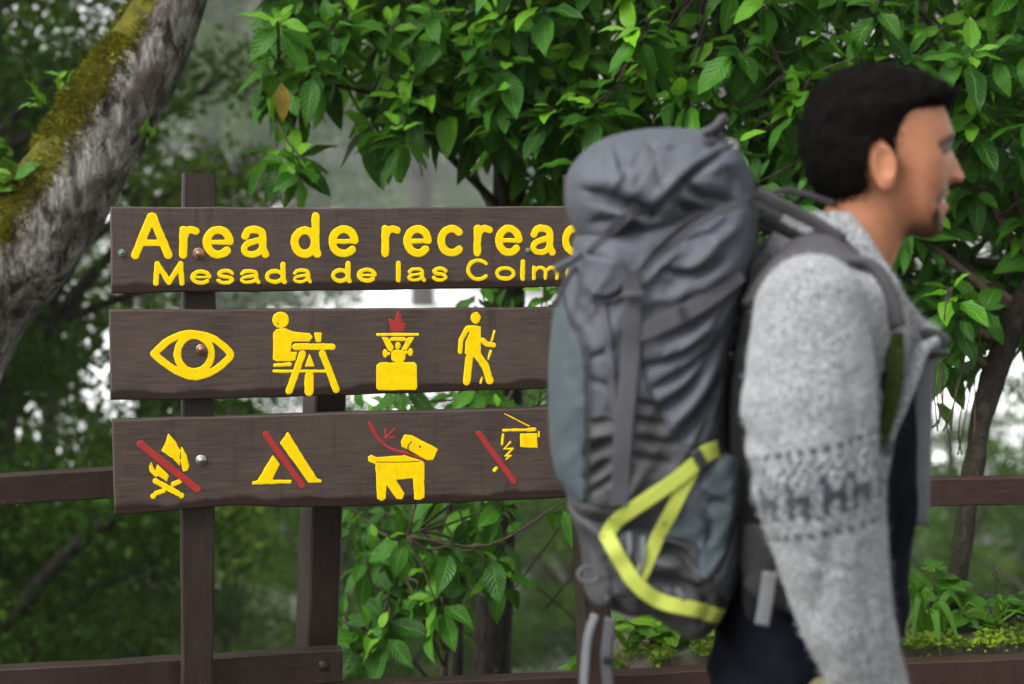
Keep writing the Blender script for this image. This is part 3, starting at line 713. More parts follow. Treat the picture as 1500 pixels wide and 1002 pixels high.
ax = unit(np.stack([rng.normal(0, .5, len(cl)), -0.45 + rng.normal(0, .3, len(cl)), 0.75 + rng.normal(0, .3, len(cl))], 1))
LF = rosettes(cl, ax, (7, 11), (0.085, 0.150), 0.40)
tri = ray(750, 501)
def split_leaves(LF, parent, mat, nmax, name='foliage'):
    P = LF[0]; d = P - CAM; u = d[:, 0] / (d[:, 1] * _cp - d[:, 2] * _sp); vv = (d[:, 2] * _cp + d[:, 1] * _sp) / (d[:, 1] * _cp - d[:, 2] * _sp)
    vis = (abs(u) < 0.31) & (abs(vv) < 0.21)
    order = np.argsort(np.where(vis, P[:, 1] - 2.0 * LF[3], 99)); near = order[:min(nmax, int(vis.sum()))]; rest = np.setdiff1d(np.arange(len(P)), near)
    leaf_objects(*[q[near] for q in LF], mat, parent)
    if len(rest): leaf_mass(name, *[q[rest] for q in LF], LEAF_T, mat, parent)
split_leaves(LF, t1, M['leaf'], 300)
grow(t1, cl, ax, roots, M['twig'], 18, 0.016)
leaf_objects(W(np.array([412.]), np.array([122.]), 5.0), np.array([[0.05, -0.2, -1.0]]), np.array([[0.2, -1, 0.1]]), np.array([0.115]), np.array([0.42]), np.array([0.3]), M['leaf_yellow'], t1)

# understorey of the same kind below the boards
t2 = empty('leafy_sapling', tuple(W(640, 1200, 5.4)))
tag(t2, 'leafy sapling drooping below the bottom board between the fence post and the mossy trunk', 'sapling')
regs2 = [([(500, 745), (745, 745), (745, 800), (700, 825), (620, 820), (560, 800), (505, 810)], 17, (4.75, 5.6)),
         ([(505, 800), (650, 800), (650, 880), (590, 905), (560, 860), (505, 870)], 9, (4.8, 5.5)),
         ([(640, 790), (745, 790), (730, 850), (690, 840), (650, 850)], 6, (4.8, 5.3)),
         ([(560, 870), (650, 870), (640, 910), (575, 915)], 4, (4.75, 5.1)),
         ([(500, 890), (560, 890), (560, 975), (510, 970)], 5, (4.75, 5.2)),
         ([(500, 560), (840, 560), (840, 620), (500, 640)], 22, (4.75, 5.6)),
         ([(640, 690), (840, 690), (840, 740), (640, 740)], 9, (4.75, 5.6)),
         ([(690, 415), (860, 415), (860, 470), (690, 470)], 14, (5.0, 5.8))]
cl2 = np.concatenate([in_poly(q, n, yr) for q, n, yr in regs2])
ax2 = unit(np.stack([rng.normal(0, .5, len(cl2)), -0.4 + rng.normal(0, .3, len(cl2)), 0.6 + rng.normal(0, .3, len(cl2))], 1))
LF2 = rosettes(cl2, ax2, (5, 9), (0.085, 0.135), 0.6, 0.6, 0.3)
st2 = [W(640, 1230, 5.5), W(650, 1000, 5.5), W(655, 820, 5.45), W(670, 600, 5.4), W(720, 440, 5.4)]
trunk_mesh('trunk', st2, [0.016, 0.014, 0.012, 0.01, 0.006], M['twig'], t2, 10, 0.05, (-1, 0, .2), 8, 5, 0.2)
split_leaves(LF2, t2, M['leaf'], 300)
grow(t2, cl2, ax2, smooth_path(st2, 8)[6:], M['twig'], 9, 0.007)
g = Geo()
for a, b, c in (((880, 690, 5.6), (800, 800, 5.6), (720, 905, 5.7)), ((900, 770, 5.5), (850, 830, 5.5), (800, 890, 5.6)), ((745, 830, 5.7), (800, 870, 5.6), (880, 940, 5.6)), ((745, 820, 5.8), (640, 840, 5.7), (560, 880, 5.6))):
    g.tube(smooth_path([W(*a), W(*b), W(*c)], 8), 0.0035, 5)
child('bare_twigs', g.mesh('bare_twigs'), M['twig'], t2)

# ------------------------------------------------------------------ right-hand tree
t3 = empty('leaning_tree', tuple(W(1393, 905, 4.45)))
tag(t3, 'leaning tree with a mossy trunk and dense glossy leaves behind the man on the right', 'tree', 'broadleaf trees behind the fence')
path3 = [W(1388, 960, 4.42), W(1396, 880, 4.44), W(1409, 800, 4.50), W(1423, 705, 4.58), W(1441, 600, 4.7), W(1478, 490, 4.85), W(1530, 380, 5.0), W(1590, 240, 5.2), W(1620, -100, 5.5)]
trunk_mesh('trunk', path3, [0.038, 0.030, 0.027, 0.028, 0.031, 0.034, 0.036, 0.052, 0.05], M['bark'], t3, 24, 0.10, (-1, -0.3, 0.1), 12, 6, 0.55)
regs3 = [([(1060, -160), (1600, -160), (1600, 470), (1480, 475), (1430, 470), (1390, 480), (1370, 440), (1300, 450), (1060, 460)], 350, (4.6, 6.0)),
         ([(1060, 140), (1210, 140), (1210, 460), (1060, 460)], 40, (5.0, 6.2)),
         ([(1330, 420), (1470, 420), (1450, 520), (1370, 530)], 9, (4.8, 5.2)),
         ([(1180, -500), (1900, -500), (1900, -120), (1180, -120)], 110, (4.8, 6.8)),
         ([(1600, -160), (1900, -160), (1900, 460), (1600, 460)], 60, (4.8, 6.4))]
regs3.append(([(1060, -160), (1600, -160), (1600, 440), (1380, 430), (1060, 440)], 200, (6.0, 7.8)))
cl3 = np.concatenate([in_poly(q, n, yr) for q, n, yr in regs3])
ax3 = unit(np.stack([rng.normal(0, .5, len(cl3)), -0.5 + rng.normal(0, .3, len(cl3)), 0.7 + rng.normal(0, .3, len(cl3))], 1))
LF3 = rosettes(cl3, ax3, (6, 10), (0.08, 0.15), 0.5, 0.6, 0.4)
split_leaves(LF3, t3, M['leaf'], 300)
grow(t3, cl3, ax3, smooth_path(path3, 8)[36:], M['twig'], 18, 0.014)
g = Geo()
for k in range(9):
    x = 1365 + 9 * k + rng.normal() * 6
    g.tube(smooth_path([W(x + 15, 420, 4.6 + 0.04 * k), W(x + rng.normal() * 9, 500, 4.6 + 0.04 * k), W(x - 8 + rng.normal() * 10, 560 + rng.random() * 60, 4.62), W(x - 2 + rng.normal() * 16, 620 + rng.random() * 70, 4.63)], 7), 0.0022, 5)
child('hanging_vines', g.mesh('hanging_vines'), M['twig'], t3)
leaf_objects(W(np.array([1372., 1384.]), np.array([590., 545.]), 4.95), np.array([[0.6, -0.2, -0.7], [-0.2, -.2, -1]]), np.array([[0.2, -0.7, 0.6], [0.3, -0.8, 0.3]]), np.array([0.085, 0.07]), np.array([0.55, 0.5]), np.array([0.5, 0.4]), M['leaf'], t3)

# ------------------------------------------------------------------ big mossy trunk on the left
T4Y = 5.3
t4 = empty('mossy_tree', tuple(W(-330, 1150, T4Y)))
tag(t4, 'thick leaning tree trunk with pale lichened bark and green moss left of the sign', 'tree')
path4 = [W(-330, 1280, T4Y), W(-280, 960, T4Y), W(-185, 720, T4Y), (W(-72, 500, T4Y)), W(66, 320, T4Y), W(185, 130, T4Y), W(270, -40, T4Y + .05), W(330, -260, T4Y + .2), W(360, -560, T4Y + .4)]
trunk_mesh('trunk', path4, [0.28, 0.25, 0.225, 0.195, 0.168, 0.135, 0.098, 0.085, 0.07], M['bark_big'], t4, 90, 0.10, (-0.80, -0.22, 0.50), 26, 9, 0.85)
mp = []; mn = []
tv = np.array([v.co[:] for v in t4.children[0].data.vertices]); ms = np.zeros(len(tv)); t4.children[0].data.attributes['moss'].data.foreach_get('value', ms)
nn = np.zeros(len(tv) * 3); t4.children[0].data.vertices.foreach_get('normal', nn); nn = nn.reshape(-1, 3)
cand = np.where((ms > 0.22) & (tv[:, 1] < T4Y + 0.05) & (tv[:, 2] > 0.8) & (tv[:, 2] < 2.3))[0]
pk = rng.choice(cand, 16000); q = tv[pk] + rng.normal(0, 0.007, (16000, 3))
keep = fbm(q, 9, 3, 21) > -0.15; q = q[keep]; nq = nn[pk][keep]; n_ = len(q)
leaf_mass('moss_tufts', q - nq * 0.003, unit(nq + rng.normal(0, .55, (n_, 3)) + np.array([0, 0, -0.2])), unit(rng.normal(0, 1, (n_, 3))), 0.012 + 0.016 * rng.random(n_), 0.30 + 0 * q[:, 0], np.clip(0.5 + 0.3 * fbm(q, 14, 3, 5) + rng.normal(0, .12, n_), 0, .999), FAR_T,
          leaf_mat('moss_leaf', (0.035, 0.022, 0.006, 1), (0.10, 0.10, 0.010, 1), (0.32, 0.32, 0.015, 1), 0.7, 0.2, True, 0, False), t4)
cc = np.stack([rng.uniform(-8, 2.2, 150), rng.uniform(5.8, 17, 150), rng.uniform(3.9, 6.2, 150)], 1)  # canopy above the view, added to darken the trees at upper left
k = rng.integers(0, 150, 26000); of = rng.normal(0, 0.36, (26000, 3)) * (1, 1, .5)
leaf_mass('crown', cc[k] + of, unit(rng.normal(0, 1, (26000, 3)) * (1, 1, .4)), unit(rng.normal(0, .4, (26000, 3)) + UP), 0.09 + 0.08 * rng.random(26000), np.full(26000, .5), rng.random(26000) * .8, FAR_T, M['leaf_far'], t4)
for e in cc[::12]:
    a = W(345, -380, T4Y + .3); g = Geo(); g.tube(smooth_path([a, (a + e) / 2 + (0, 0, .3), e], 8), np.linspace(.05, .012, 17), 7); child('branch', g.mesh('branch'), M['bark_far'], t4)
for px, py, ll in ((92, 125, 0.05), (60, 152, 0.06), (10, 220, 0.07), (218, 198, 0.04), (20, 262, 0.09), (-8, 280, 0.09)):
    k = 9; c = W(np.full(k, float(px)) + rng.normal(0, 6, k), np.full(k, float(py)) + rng.normal(0, 5, k), T4Y - 0.1 + rng.normal(0, 0.02, k))
    leaf_objects(c, unit(np.stack([rng.normal(-.4, .6, k), rng.normal(-.5, .4, k), rng.normal(.4, .6, k)], 1)), unit(rng.normal(0, .5, (k, 3)) + np.array([0, -.4, 1])), ll * (0.6 + .6 * rng.random(k)), np.full(k, .45), 0.3 + 0.65 * rng.random(k), M['leaf_bank'], t4)

# ------------------------------------------------------------------ trees in the mist
def far_tree_meshes(seed, nleaf, h, rad, leafL, clump=0.5, nclump=60):
    r = np.random.default_rng(seed)
    c = r.normal(0, 1, (nclump, 3)); c /= np.linalg.norm(c, axis=1)[:, None]; c *= (r.random(nclump) ** 0.4)[:, None] * np.array([rad, rad, h * 0.5]); c[:, 2] += h * 0.5
    g = Geo(); tr = smooth_path([(0, 0, -h * .75), (0.1 * r.normal(), 0, 0), (0.2 * r.normal(), 0.1, h * .5), (0.3 * r.normal(), 0, h * .95)], 8)
    g.tube(tr, np.linspace(0.035 * h ** .9, 0.01 * h, len(tr)), 10); trunk = g.mesh('trunk'); set_attr(trunk, 'moss', np.full(len(trunk.vertices), 0.1))
    g = Geo()
    for e in c[:26]:
        a = tr[8 + int(14 * np.clip(e[2] / h - 0.15, 0, 0.95))]
        g.tube(smooth_path([a, (a + e) / 2 + np.array([0, 0, 0.05 * h]), e], 5), np.linspace(0.008 * h, 0.003 * h, 11), 5)
    br = g.mesh('branches'); set_attr(br, 'moss', np.full(len(br.vertices), 0.1))
    k = r.integers(0, nclump, nleaf); off = r.normal(0, 1, (nleaf, 3)); off /= np.linalg.norm(off, axis=1)[:, None]; off *= (r.random(nleaf) ** 0.45)[:, None] * clump * np.array([1.25, 1.25, 0.7])
    p = c[k] + off; n = unit(off * 0.6 + r.normal(0, .7, (nleaf, 3)) + np.array([0, 0, .6])); d = unit(np.cross(n, r.normal(0, 1, (nleaf, 3))) + np.array([0, 0, -.35]))
    hue = r.random(nclump)
    return trunk, br, (p, d, n, leafL * (0.6 + 0.8 * r.random(nleaf)), 0.5 + 0.2 * r.random(nleaf), np.clip(hue[k] ** 2 * 0.7 + 0.3 * r.random(nleaf), 0, .999))
KINDS = [far_tree_meshes(1, 21000, 7.0, 1.9, 0.066, 0.42, 52), far_tree_meshes(2, 20000, 8.0, 2.3, 0.072, 0.46, 46), far_tree_meshes(3, 12000, 9.0, 2.5, 0.10, 0.55, 36), far_tree_meshes(4, 32000, 7.5, 2.6, 0.085, 0.60, 50)]
protos = []
for trunk, br, lf in KINDS:
    e = empty('misty_tree'); link('trunk', trunk, M['bark_far'], e); link('branches', br, M['bark_far'], e)
    leaf_mass('crown', *lf, FAR_T, M['leaf_far'], e); protos.append(e)
used = set()
def far_tree(kind, px, Yv, zb, scale, rz, label, row=None):
    src = protos[kind]
    if kind in used:
        o = src.copy(); COL.objects.link(o)
        for ch in src.children: q = ch.copy(); COL.objects.link(q); q.parent = o
    else: o = src; used.add(kind)
    k = 1.35 if Yv < 14 else 8.0
    crown = row == 'crown'
    if row: k = 1.0
    h_ = (7.0, 8.0, 9.0, 7.5)[kind]; z = 1.55 + (zb - 1.55) * k; top = z + h_ * scale * k; z = max(z, -13.0); assert top > z + 3 or row, label
    if crown: z = float(W(px, zb, Yv)[2]); top = z + h_ * scale
    elif row: z = -12.0; top = float(W(px, row, Yv)[2])
    o.location = (float(W(px, 400, Yv * k)[0]), Yv * k, z); o.rotation_euler = (0, 0, rz); o.scale = (scale * k, scale * k, (top - z) / h_)
    tag(o, label, 'tree', 'misty forest trees beyond the fence')
FAR = [
    (0, -140, 9.0, -2.8, 1.00, 0.3, 'dark dense tree behind the thick mossy trunk at the photo\'s left edge'),
    (1, -230, 10.5, -3.4, 1.05, 1.9, 'dark green tree seen under the leaning mossy trunk and left of the sign'),
    (1, -290, 12.0, -3.6, 1.15, 5.0, 'dark tree crown filling the gap above the bend of the leaning mossy trunk'),
    (0, -40, 12.5, -3.0, 1.10, 4.0, 'shaded tree between the leaning mossy trunk and the left sign post'),
    (1, -270, 13.0, -3.0, 1.2, 2.5, 'dark tree filling the top left corner behind the leaning trunk'),
    (3, 300, 19.0, -2.6, 1.15, 5.1, 'grey green misty tree between the leaning trunk and the overhanging leaves'),
    (2, 620, 24.0, 1.05, 0.8, 1.2, 'pale misty tree above the word recreac on the top board'),
    (2, 860, 27.0, -8.5, 1.2, 0.4, 'pale tree low in the mist left of the hanging pack straps'),
    (2, 1330, 26.0, -9.0, 1.1, 2.9, 'grey misty tree behind the man and the leaning trunk'),
    (3, 1530, 22.0, -4.5, 1.15, 1.5, 'misty tree at the right edge beyond the leaning trunk'),
    (1, 1050, 30.0, -5.0, 1.4, 5.6, 'faint far tree hidden mostly by the pack and the leaves above it'),
    (3, 770, 38.0, -7.0, 1.5, 0.9, 'faintest far tree in the mist behind the slim trunk'),
    (2, 180, 30.0, -12.0, 1.5, 3.8, 'faint far tree low down left of the sign'),
    (0, 330, 30.0, 0, 1.5, 2.2, 'misty tree seen low between the left sign post and fence post', 475),
    (3, 60, 26.0, 0, 1.3, 0.8, 'dark tree low down behind the left fence rails', 400),
    (1, 190, 34.0, 0, 1.5, 5.8, 'dark green tree right behind the left ends of the sign boards', 380),
    (3, 470, 44.0, 0, 1.5, 1.9, 'dim tree in the mist right of the fence post below the sign', 485),
    (3, 545, 26.0, 0, 0.75, 1.1, 'low dark tree in the mist behind the fence post and sapling', 560),
    (2, 690, 40.0, 0, 1.30, 2.0, 'dim tree in the mist around the foot of the slim trunk', 490),
    (3, 850, 48.0, 0, 1.30, 0.2, 'dim bushy tree in the mist left of the right sign post', 500),
    (1, 790, 70.0, 0, 2.0, 3.3, 'grey tree in the mist behind the bare twigs below the sign', 470),
    (3, 1400, 40.0, 0, 1.10, 4.1, 'dim bushy tree low in the mist behind the leaning trunk', 600),
    (1, 1500, 52.0, 0, 1.40, 5.2, 'dim tree in the mist above the bushy weed at the right', 590),
    (3, 1330, 62.0, 0, 1.60, 0.6, 'grey tree in the mist behind the hanging chest strap', 575),
    (2, 1590, 34.0, 0, 1.00, 2.7, 'misty tree cut by the right edge over the upper rail', 420),
    # tall trees further off, their crowns starting above the added white sheet in the valley
    (0, 320, 300.0, 380, 26, 0.5, 'tall hazy tree right of the leaning mossy trunk, above the sign', 'crown'),
    (1, 450, 340.0, 330, 26, 2.1, 'tall hazy tree behind the yellowing leaf over the sign', 'crown'),
    (0, 560, 420.0, 385, 30, 3.7, 'tall hazy tree over the word de on the top board', 'crown'),
    (3, 700, 380.0, 370, 28, 4.9, 'tall hazy tree beside the slim trunk above the top board', 'crown'),
    (3, 1440, 360.0, 560, 26, 1.3, 'tall hazy tree seen through the gap beside the leaning trunk', 'crown'),
]
for a in FAR: far_tree(*a)

# white sheet added in the valley, standing in for brightly lit mist
cx = np.linspace(-1390, 1390, 150); cy = np.concatenate([np.linspace(92, 300, 70), np.geomspace(310, 1390, 50)]); X, Y = np.meshgrid(cx, cy, indexing='ij')
Z = -9.5 + 3.0 * fbm(np.stack([X, Y, 0 * X], -1).reshape(-1, 3), 0.022, 4, 91).reshape(X.shape) - 9 * np.clip((112 - Y) / 20, 0, 1)
gi = np.arange(X.size).reshape(X.shape)
m, nt, p = mat_base('mist_sheet_white'); p.inputs['Base Color'].default_value = (0.80, 0.81, 0.81, 1); p.inputs['Roughness'].default_value = 1.0; p.inputs['Specular IOR Level'].default_value = 0.0
tag(link('white_mist_sheet', new_mesh('white_mist_sheet', np.stack([X, Y, Z], -1).reshape(-1, 3), np.stack([gi[:-1, :-1], gi[1:, :-1], gi[1:, 1:], gi[:-1, 1:]], -1).reshape(-1, 4)), m), kind='stuff')

# ------------------------------------------------------------------ plants on the bank
def stem_leaves(name, label, cat, base, stems, mat, parent_group=None, L=(0.05, 0.09), wd=0.5, per=6, tint=(0.2, 0.95)):
    e = empty(name, tuple(base)); tag(e, label, cat, parent_group); g = Geo(); P, D, Nn, LL, WW, TT = [], [], [], [], [], []
    for tip, bend in stems:
        b0 = np.array(base) + rng.normal(0, .012, 3) * (1, 1, 0); p = smooth_path([b0, (b0 + tip) / 2 + np.array(bend), tip], 8); g.tube(p, np.linspace(0.0035, 0.0015, len(p)), 6)
        for k in range(per):
            q = p[int((0.35 + 0.65 * (k + 1) / per) * (len(p) - 1))]; az = 2.4 * k + rng.random(); d = unit(np.array([math.cos(az), math.sin(az) - 0.3, 0.25 - 0.3 * rng.random()]))
            P.append(q); D.append(d); Nn.append(unit(np.array([-d[0] * .3, -0.55, 1.0]) + rng.normal(0, .25, 3))); LL.append(L[0] + (L[1] - L[0]) * rng.random()); WW.append(wd * (0.85 + 0.3 * rng.random())); TT.append(tint[0] + (tint[1] - tint[0]) * rng.random())
    child('stem', g.mesh('stem'), M['twig'], e)
    leaf_objects(*[np.array(q) for q in (P, D, Nn, LL, WW, TT)], mat, e); return e
BY = 4.33
def bz(px, Yv):
    x = float(W(px, 900, Yv)[0]); return np.array([x, Yv, float(ground_z(x, Yv))])
def tipw(px, py, Yv): return W(px, py, Yv)
stem_leaves('lobed_plant', 'tall lobed-leaf plant climbing in front of the leaning trunk, right of the man', 'plant', bz(1362, 4.39), [(tipw(1372, 820, 4.37), (0, -.02, 0)), (tipw(1350, 850, 4.37), (-.03, -.02, 0)), (tipw(1400, 845, 4.37), (.03, 0, 0))], M['leaf_bank'], None, (0.06, 0.10), 0.75, 5, (0.05, 0.5))
stem_leaves('nettle_plant', 'low dark-leaved plant at the foot of the leaning trunk', 'plant', bz(1418, 4.37), [(tipw(1410, 900, 4.33), (0, -.02, 0)), (tipw(1432, 905, 4.33), (.02, 0, 0))], M['leaf_bank'], None, (0.05, 0.08), 0.6, 6, (0.1, 0.6))
stem_leaves('bushy_weed', 'bushy weed with dark round leaves near the photo\'s right edge', 'plant', bz(1480, 4.39), [(tipw(1465, 880, 4.37), (0, 0, 0)), (tipw(1490, 870, 4.37), (0, 0, 0)), (tipw(1510, 885, 4.37), (0, 0, 0))], M['leaf_bank'], None, (0.045, 0.075), 0.65, 6, (0.0, 0.4))
stem_leaves('lime_weed', 'bright green leafy weed behind the lower rail under the pack', 'plant', bz(960, 4.29), [(tipw(915 + 22 * k, 908 + 16 * (k % 2), 4.25 + .03 * (k % 3)), (0, 0, .01)) for k in range(6)], M['leaf_bank'], None, (0.055, 0.085), 0.55, 7, (0.3, 0.95))
stem_leaves('small_weed', 'small bright weed left of the right sign post, low by the rail', 'plant', bz(845, 4.29), [(tipw(850, 955, 4.27), (0, 0, .01)), (tipw(868, 965, 4.27), (0, 0, 0))], M['leaf_bank'], None, (0.05, 0.075), 0.5, 6, (0.3, 0.9))
def blades(name, label, base, tips, mat):
    e = empty(name, tuple(base)); tag(e, label, 'plant')
    for tip, lift, w in tips:
        b = np.array(base) + rng.normal(0, .01, 3) * (1, 1, 0); mid = (b + tip) / 2 + np.array([0, 0, lift]); p = smooth_path([b, mid, tip], 9); t_, n_, b_ = frames(p)
        sd = unit(np.cross(t_, np.array([0, -1, .35]))); wv = w * np.sin(np.pi * np.clip(np.linspace(0.12, 1, len(p)), 0, 1) ** .9)[:, None] / 2 + 0.0006
        v = np.stack([p - sd * wv, p + np.array([0, 0, -0.3]) * wv, p + sd * wv], 1).reshape(-1, 3); f = [(3 * i + j, 3 * i + j + 1, 3 * i + j + 4, 3 * i + j + 3) for i in range(len(p) - 1) for j in (0, 1)]
        me = new_mesh('leaf', v, np.array(f)); set_attr(me, 'tint', np.full(len(v), 0.35 + .5 * rng.random())); a = me.attributes.new('leaf_uv', 'FLOAT_VECTOR', 'POINT')
        a.data.foreach_set('vector', np.tile([[-1, 0, 0], [0, 0, 0], [1, 0, 0]], (len(p), 1)).astype(np.float32).ravel()); child('leaf', me, mat, e)
    return e
bb = bz(1352, 4.27)
blades('strap_leaf_plant', 'clump of long arching strap leaves beside the man at the right', bb, [(tipw(1410, 955, 4.19), .10, .020), (tipw(1318, 890, 4.22), .10, .018), (tipw(1362, 865, 4.27), .05, .018), (tipw(1378, 962, 4.17), .09, .022), (tipw(1335, 950, 4.17), .12, .018), (tipw(1325, 925, 4.19), .07, .016), (tipw(1392, 885, 4.29), .04, .014), (tipw(1418, 905, 4.27), .09, .015)], M['leaf_bank'])
def tuft(cx, label, n, hgt):
    tips = []
    for k in range(n): tips.append((tipw(cx + rng.normal() * 34, 950 - hgt * (.45 + .6 * rng.random()), 4.3 + rng.normal() * .06), .05 * rng.random(), .004 + .006 * rng.random()))
    blades('grass_tuft', label, bz(cx, 4.32), tips, M['leaf_bank'])
tuft(1450, 'fine loose grass tuft between the leaning trunk and the bushy weed', 16, 70); tuft(1020, 'fine grass tuft just under the bottom right corner of the pack', 12, 50); tuft(925, 'fine grass tuft right beside the right sign post', 12, 45); tuft(1385, 'fine grass tuft at the foot of the lobed-leaf plant', 14, 60)
wg = empty('seeding_grass', tuple(bz(1470, 4.42))); tag(wg, 'thin wiry grass stalks with tiny seeds at the right above the rail', 'grass')
g = Geo()
for k in range(12):
    x = 1448 + 7 * k; b = bz(x, 4.42); tp = tipw(x + rng.normal() * 18, 815 + 50 * rng.random(), 4.40); p = smooth_path([b, (b + tp) / 2 + rng.normal(0, .01, 3), tp], 8); g.tube(p, 0.0011, 4)
    for j in range(7): q = p[-1 - j] + rng.normal(0, .006, 3); g.tube([q, q + np.array([.003, 0, .006])], [.0022, .001], 5)
child('stalks', g.mesh('stalks'), M['twig'], wg)
# moss and seedlings along the bank
n_ = 8000; x = rng.uniform(0.10, 2.2, n_); y = 4.03 + 0.10 * x + rng.gamma(1.4, 0.075, n_); q = np.stack([x, y, ground_z(x, y) + 0.004 + 0.015 * rng.random(n_)], 1)
kp = (y < 4.62) & (fbm(q, 7, 3, 8) > -0.35); q = q[kp]; n_ = len(q)
leaf_mass('ground_cover', q, unit(np.stack([rng.normal(0, 1, n_), rng.normal(-.4, 1, n_), rng.normal(.5, .4, n_)], 1)), unit(np.stack([rng.normal(0, .4, n_), rng.normal(-.4, .4, n_), np.ones(n_)], 1)), 0.008 + 0.014 * rng.random(n_), np.full(n_, .7), np.clip(.5 + .35 * fbm(q, 5, 3, 4) + rng.normal(0, .15, n_), 0, .999), FAR_T, M['leaf_moss'])
n_ = 5000; x = rng.uniform(-2.6, -0.1, n_); y = 4.05 + rng.random(n_) * 0.5; q = np.stack([x, y, ground_z(x, y) + 0.01], 1)
leaf_mass('undergrowth', q, unit(np.stack([rng.normal(0, .5, n_), rng.normal(-.2, .5, n_), np.ones(n_)], 1)), unit(rng.normal(0, 1, (n_, 3)) + np.array([0, -1, .5])), 0.05 + 0.16 * rng.random(n_), np.full(n_, .16), .6 * rng.random(n_), FAR_T, M['leaf_far'])

# ------------------------------------------------------------------ mist
hz = new_mesh('haze', np.array([[x, y, z] for x in (-1405, 1405) for y in (-1405, 1405) for z in (-17.5, 110.0)]), [[0, 1, 3, 2], [4, 6, 7, 5], [0, 4, 5, 1], [2, 3, 7, 6], [0, 2, 6, 4], [1, 5, 7, 3]], False)
m = bpy.data.materials.new('mist'); m.use_nodes = True; nt = m.node_tree; nt.nodes.clear()
o_ = nt.nodes.new('ShaderNodeOutputMaterial'); v_ = nt.nodes.new('ShaderNodeVolumePrincipled')
v_.inputs['Color'].default_value = (0.95, 0.96, 0.96, 1); v_.inputs['Density'].default_value = HAZE_DENSITY; v_.inputs['Anisotropy'].default_value = 0.35
nt.links.new(v_.outputs[0], o_.inputs['Volume'])
tag(link('haze', hz, m), kind='stuff')

# ------------------------------------------------------------------ the walker
MY = 2.30                                                              # his middle plane
def grid(lo, hi, h):
    ax = [np.arange(lo[k], hi[k] + h, h) for k in range(3)]
    return ax, np.stack(np.meshgrid(*ax, indexing='ij'), -1).astype(np.float32)
def chain(P, pts, rad):
    """Distance to a limb: line through pts with a radius at each point."""
    pts = np.asarray(pts, np.float32); d = np.full(P.shape[:-1], 9.0, np.float32)
    for k in range(len(pts) - 1):
        e = pts[k + 1] - pts[k]; t = np.clip(((P - pts[k]) @ e) / max(float(e @ e), 1e-9), 0, 1)
        q = np.sqrt(((P - pts[k] - t[..., None] * e) ** 2).sum(-1)) - (rad[k] + (rad[k + 1] - rad[k]) * t); d = np.minimum(d, q)
    return d
def ellipsoid(P, c, r, rot=None):
    q = P - np.asarray(c, np.float32)
    if rot is not None: q = q @ np.asarray(rot, np.float32)
    r = np.asarray(r, np.float32); k0 = np.sqrt(((q / r) ** 2).sum(-1)); k1 = np.sqrt(((q / r ** 2) ** 2).sum(-1)) + 1e-6
    return k0 * (k0 - 1) / k1
def sd_xz(ax, poly_px, Yp, k=5):
    """Signed distance (metres) in the x-z plane to a smoothed pixel outline sighted on the plane y = Yp."""
    p = smooth_path(poly_px, k, True) if k else np.asarray(poly_px, float)
    w = W(p[:, 0], p[:, 1], Yp)[:, [0, 2]]
    G = np.stack(np.meshgrid(ax[0], ax[2], indexing='ij'), -1); return poly_sd(G, w).astype(np.float32)
def hz_(pts): return [(1100 + x / 2.505, 60 + y / 2.505) for x, y in pts]
def build(name, F, ax, h, mat, parent, attrs=None):
    v, f = surface_nets(F, (ax[0][0], ax[1][0], ax[2][0]), (h, h, h))
    return child(name, new_mesh(name, v, f), mat, parent), v

man = empty('person', (float(W(1210, 900, MY)[0]), MY, 0.0))
tag(man, 'smiling man with short black hair walking right in a grey patterned wool jacket', 'person')

FACE = hz_([(712, 262), (726, 300), (735, 332), (738, 348), (730, 378), (733, 398), (750, 432), (768, 466), (782, 492), (783, 505), (770, 519), (742, 524), (720, 532), (719, 545), (724, 560), (716, 574), (706, 581), (712, 590), (722, 602), (721, 620), (706, 640), (700, 655), (702, 680), (692, 706), (662, 726), (620, 726), (585, 708)])
SKULL = hz_([(540, 668), (495, 625), (455, 575), (420, 570), (360, 590), (300, 565), (248, 505), (222, 430), (216, 340), (230, 250), (285, 170), (370, 125), (460, 108), (560, 122), (640, 165), (690, 215)])
pxm = 0.000918
h = 0.0022
def hp(x, y, dy): q = W(*hz_([(x, y)])[0], MY); return np.array([q[0], MY + dy, q[2]])
lo = W(1165, 470, MY); hi = W(1425, 85, MY)
ax, P = grid((lo[0], MY - 0.10, lo[2] - 0.05), (hi[0], MY + 0.10, hi[2]), h)
sd = sd_xz(ax, FACE + SKULL, MY, 0)
def blur2(a, r, n):
    for _ in range(n):
        for k in (0, 1):
            p_ = np.pad(a, [(r, r) if q == k else (0, 0) for q in (0, 1)], mode='edge'); a = sum(np.take(p_, np.arange(a.shape[k]) + i, axis=k) for i in range(2 * r + 1)) / (2 * r + 1)
    return a
wb = np.clip((-sd - 0.003) / 0.012, 0, 1); sd = sd * (1 - wb) + blur2(sd, 4, 3) * wb      # no ridges where the inward distance folds
XZ = np.stack(np.meshgrid(ax[0], ax[2], indexing='ij'), -1)
def gz(x, y, r):                                                        # soft mask round a zoomed photo point
    c = hp(x, y, 0); return np.exp(-((XZ[..., 0] - c[0]) ** 2 + (XZ[..., 1] - c[2]) ** 2) / (r * pxm) ** 2)
Wd = 0.077 * (1 - 0.52 * gz(778, 495, 30) - 0.24 * gz(764, 445, 26) - 0.12 * gz(700, 700, 40) - 0.10 * gz(720, 590, 25))
t = 1 + sd / 0.082
disp = (-0.006 * gz(706, 400, 11) + 0.0035 * gz(702, 402, 6) + 0.004 * gz(712, 352, 10) + 0.003 * gz(640, 470, 34) - 0.0012 * gz(690, 545, 12) + 0.006 * gz(740, 505, 9)
        + 0.004 * gz(600, 620, 30) + 0.003 * gz(655, 520, 14) - 0.004 * gz(655, 592, 7))
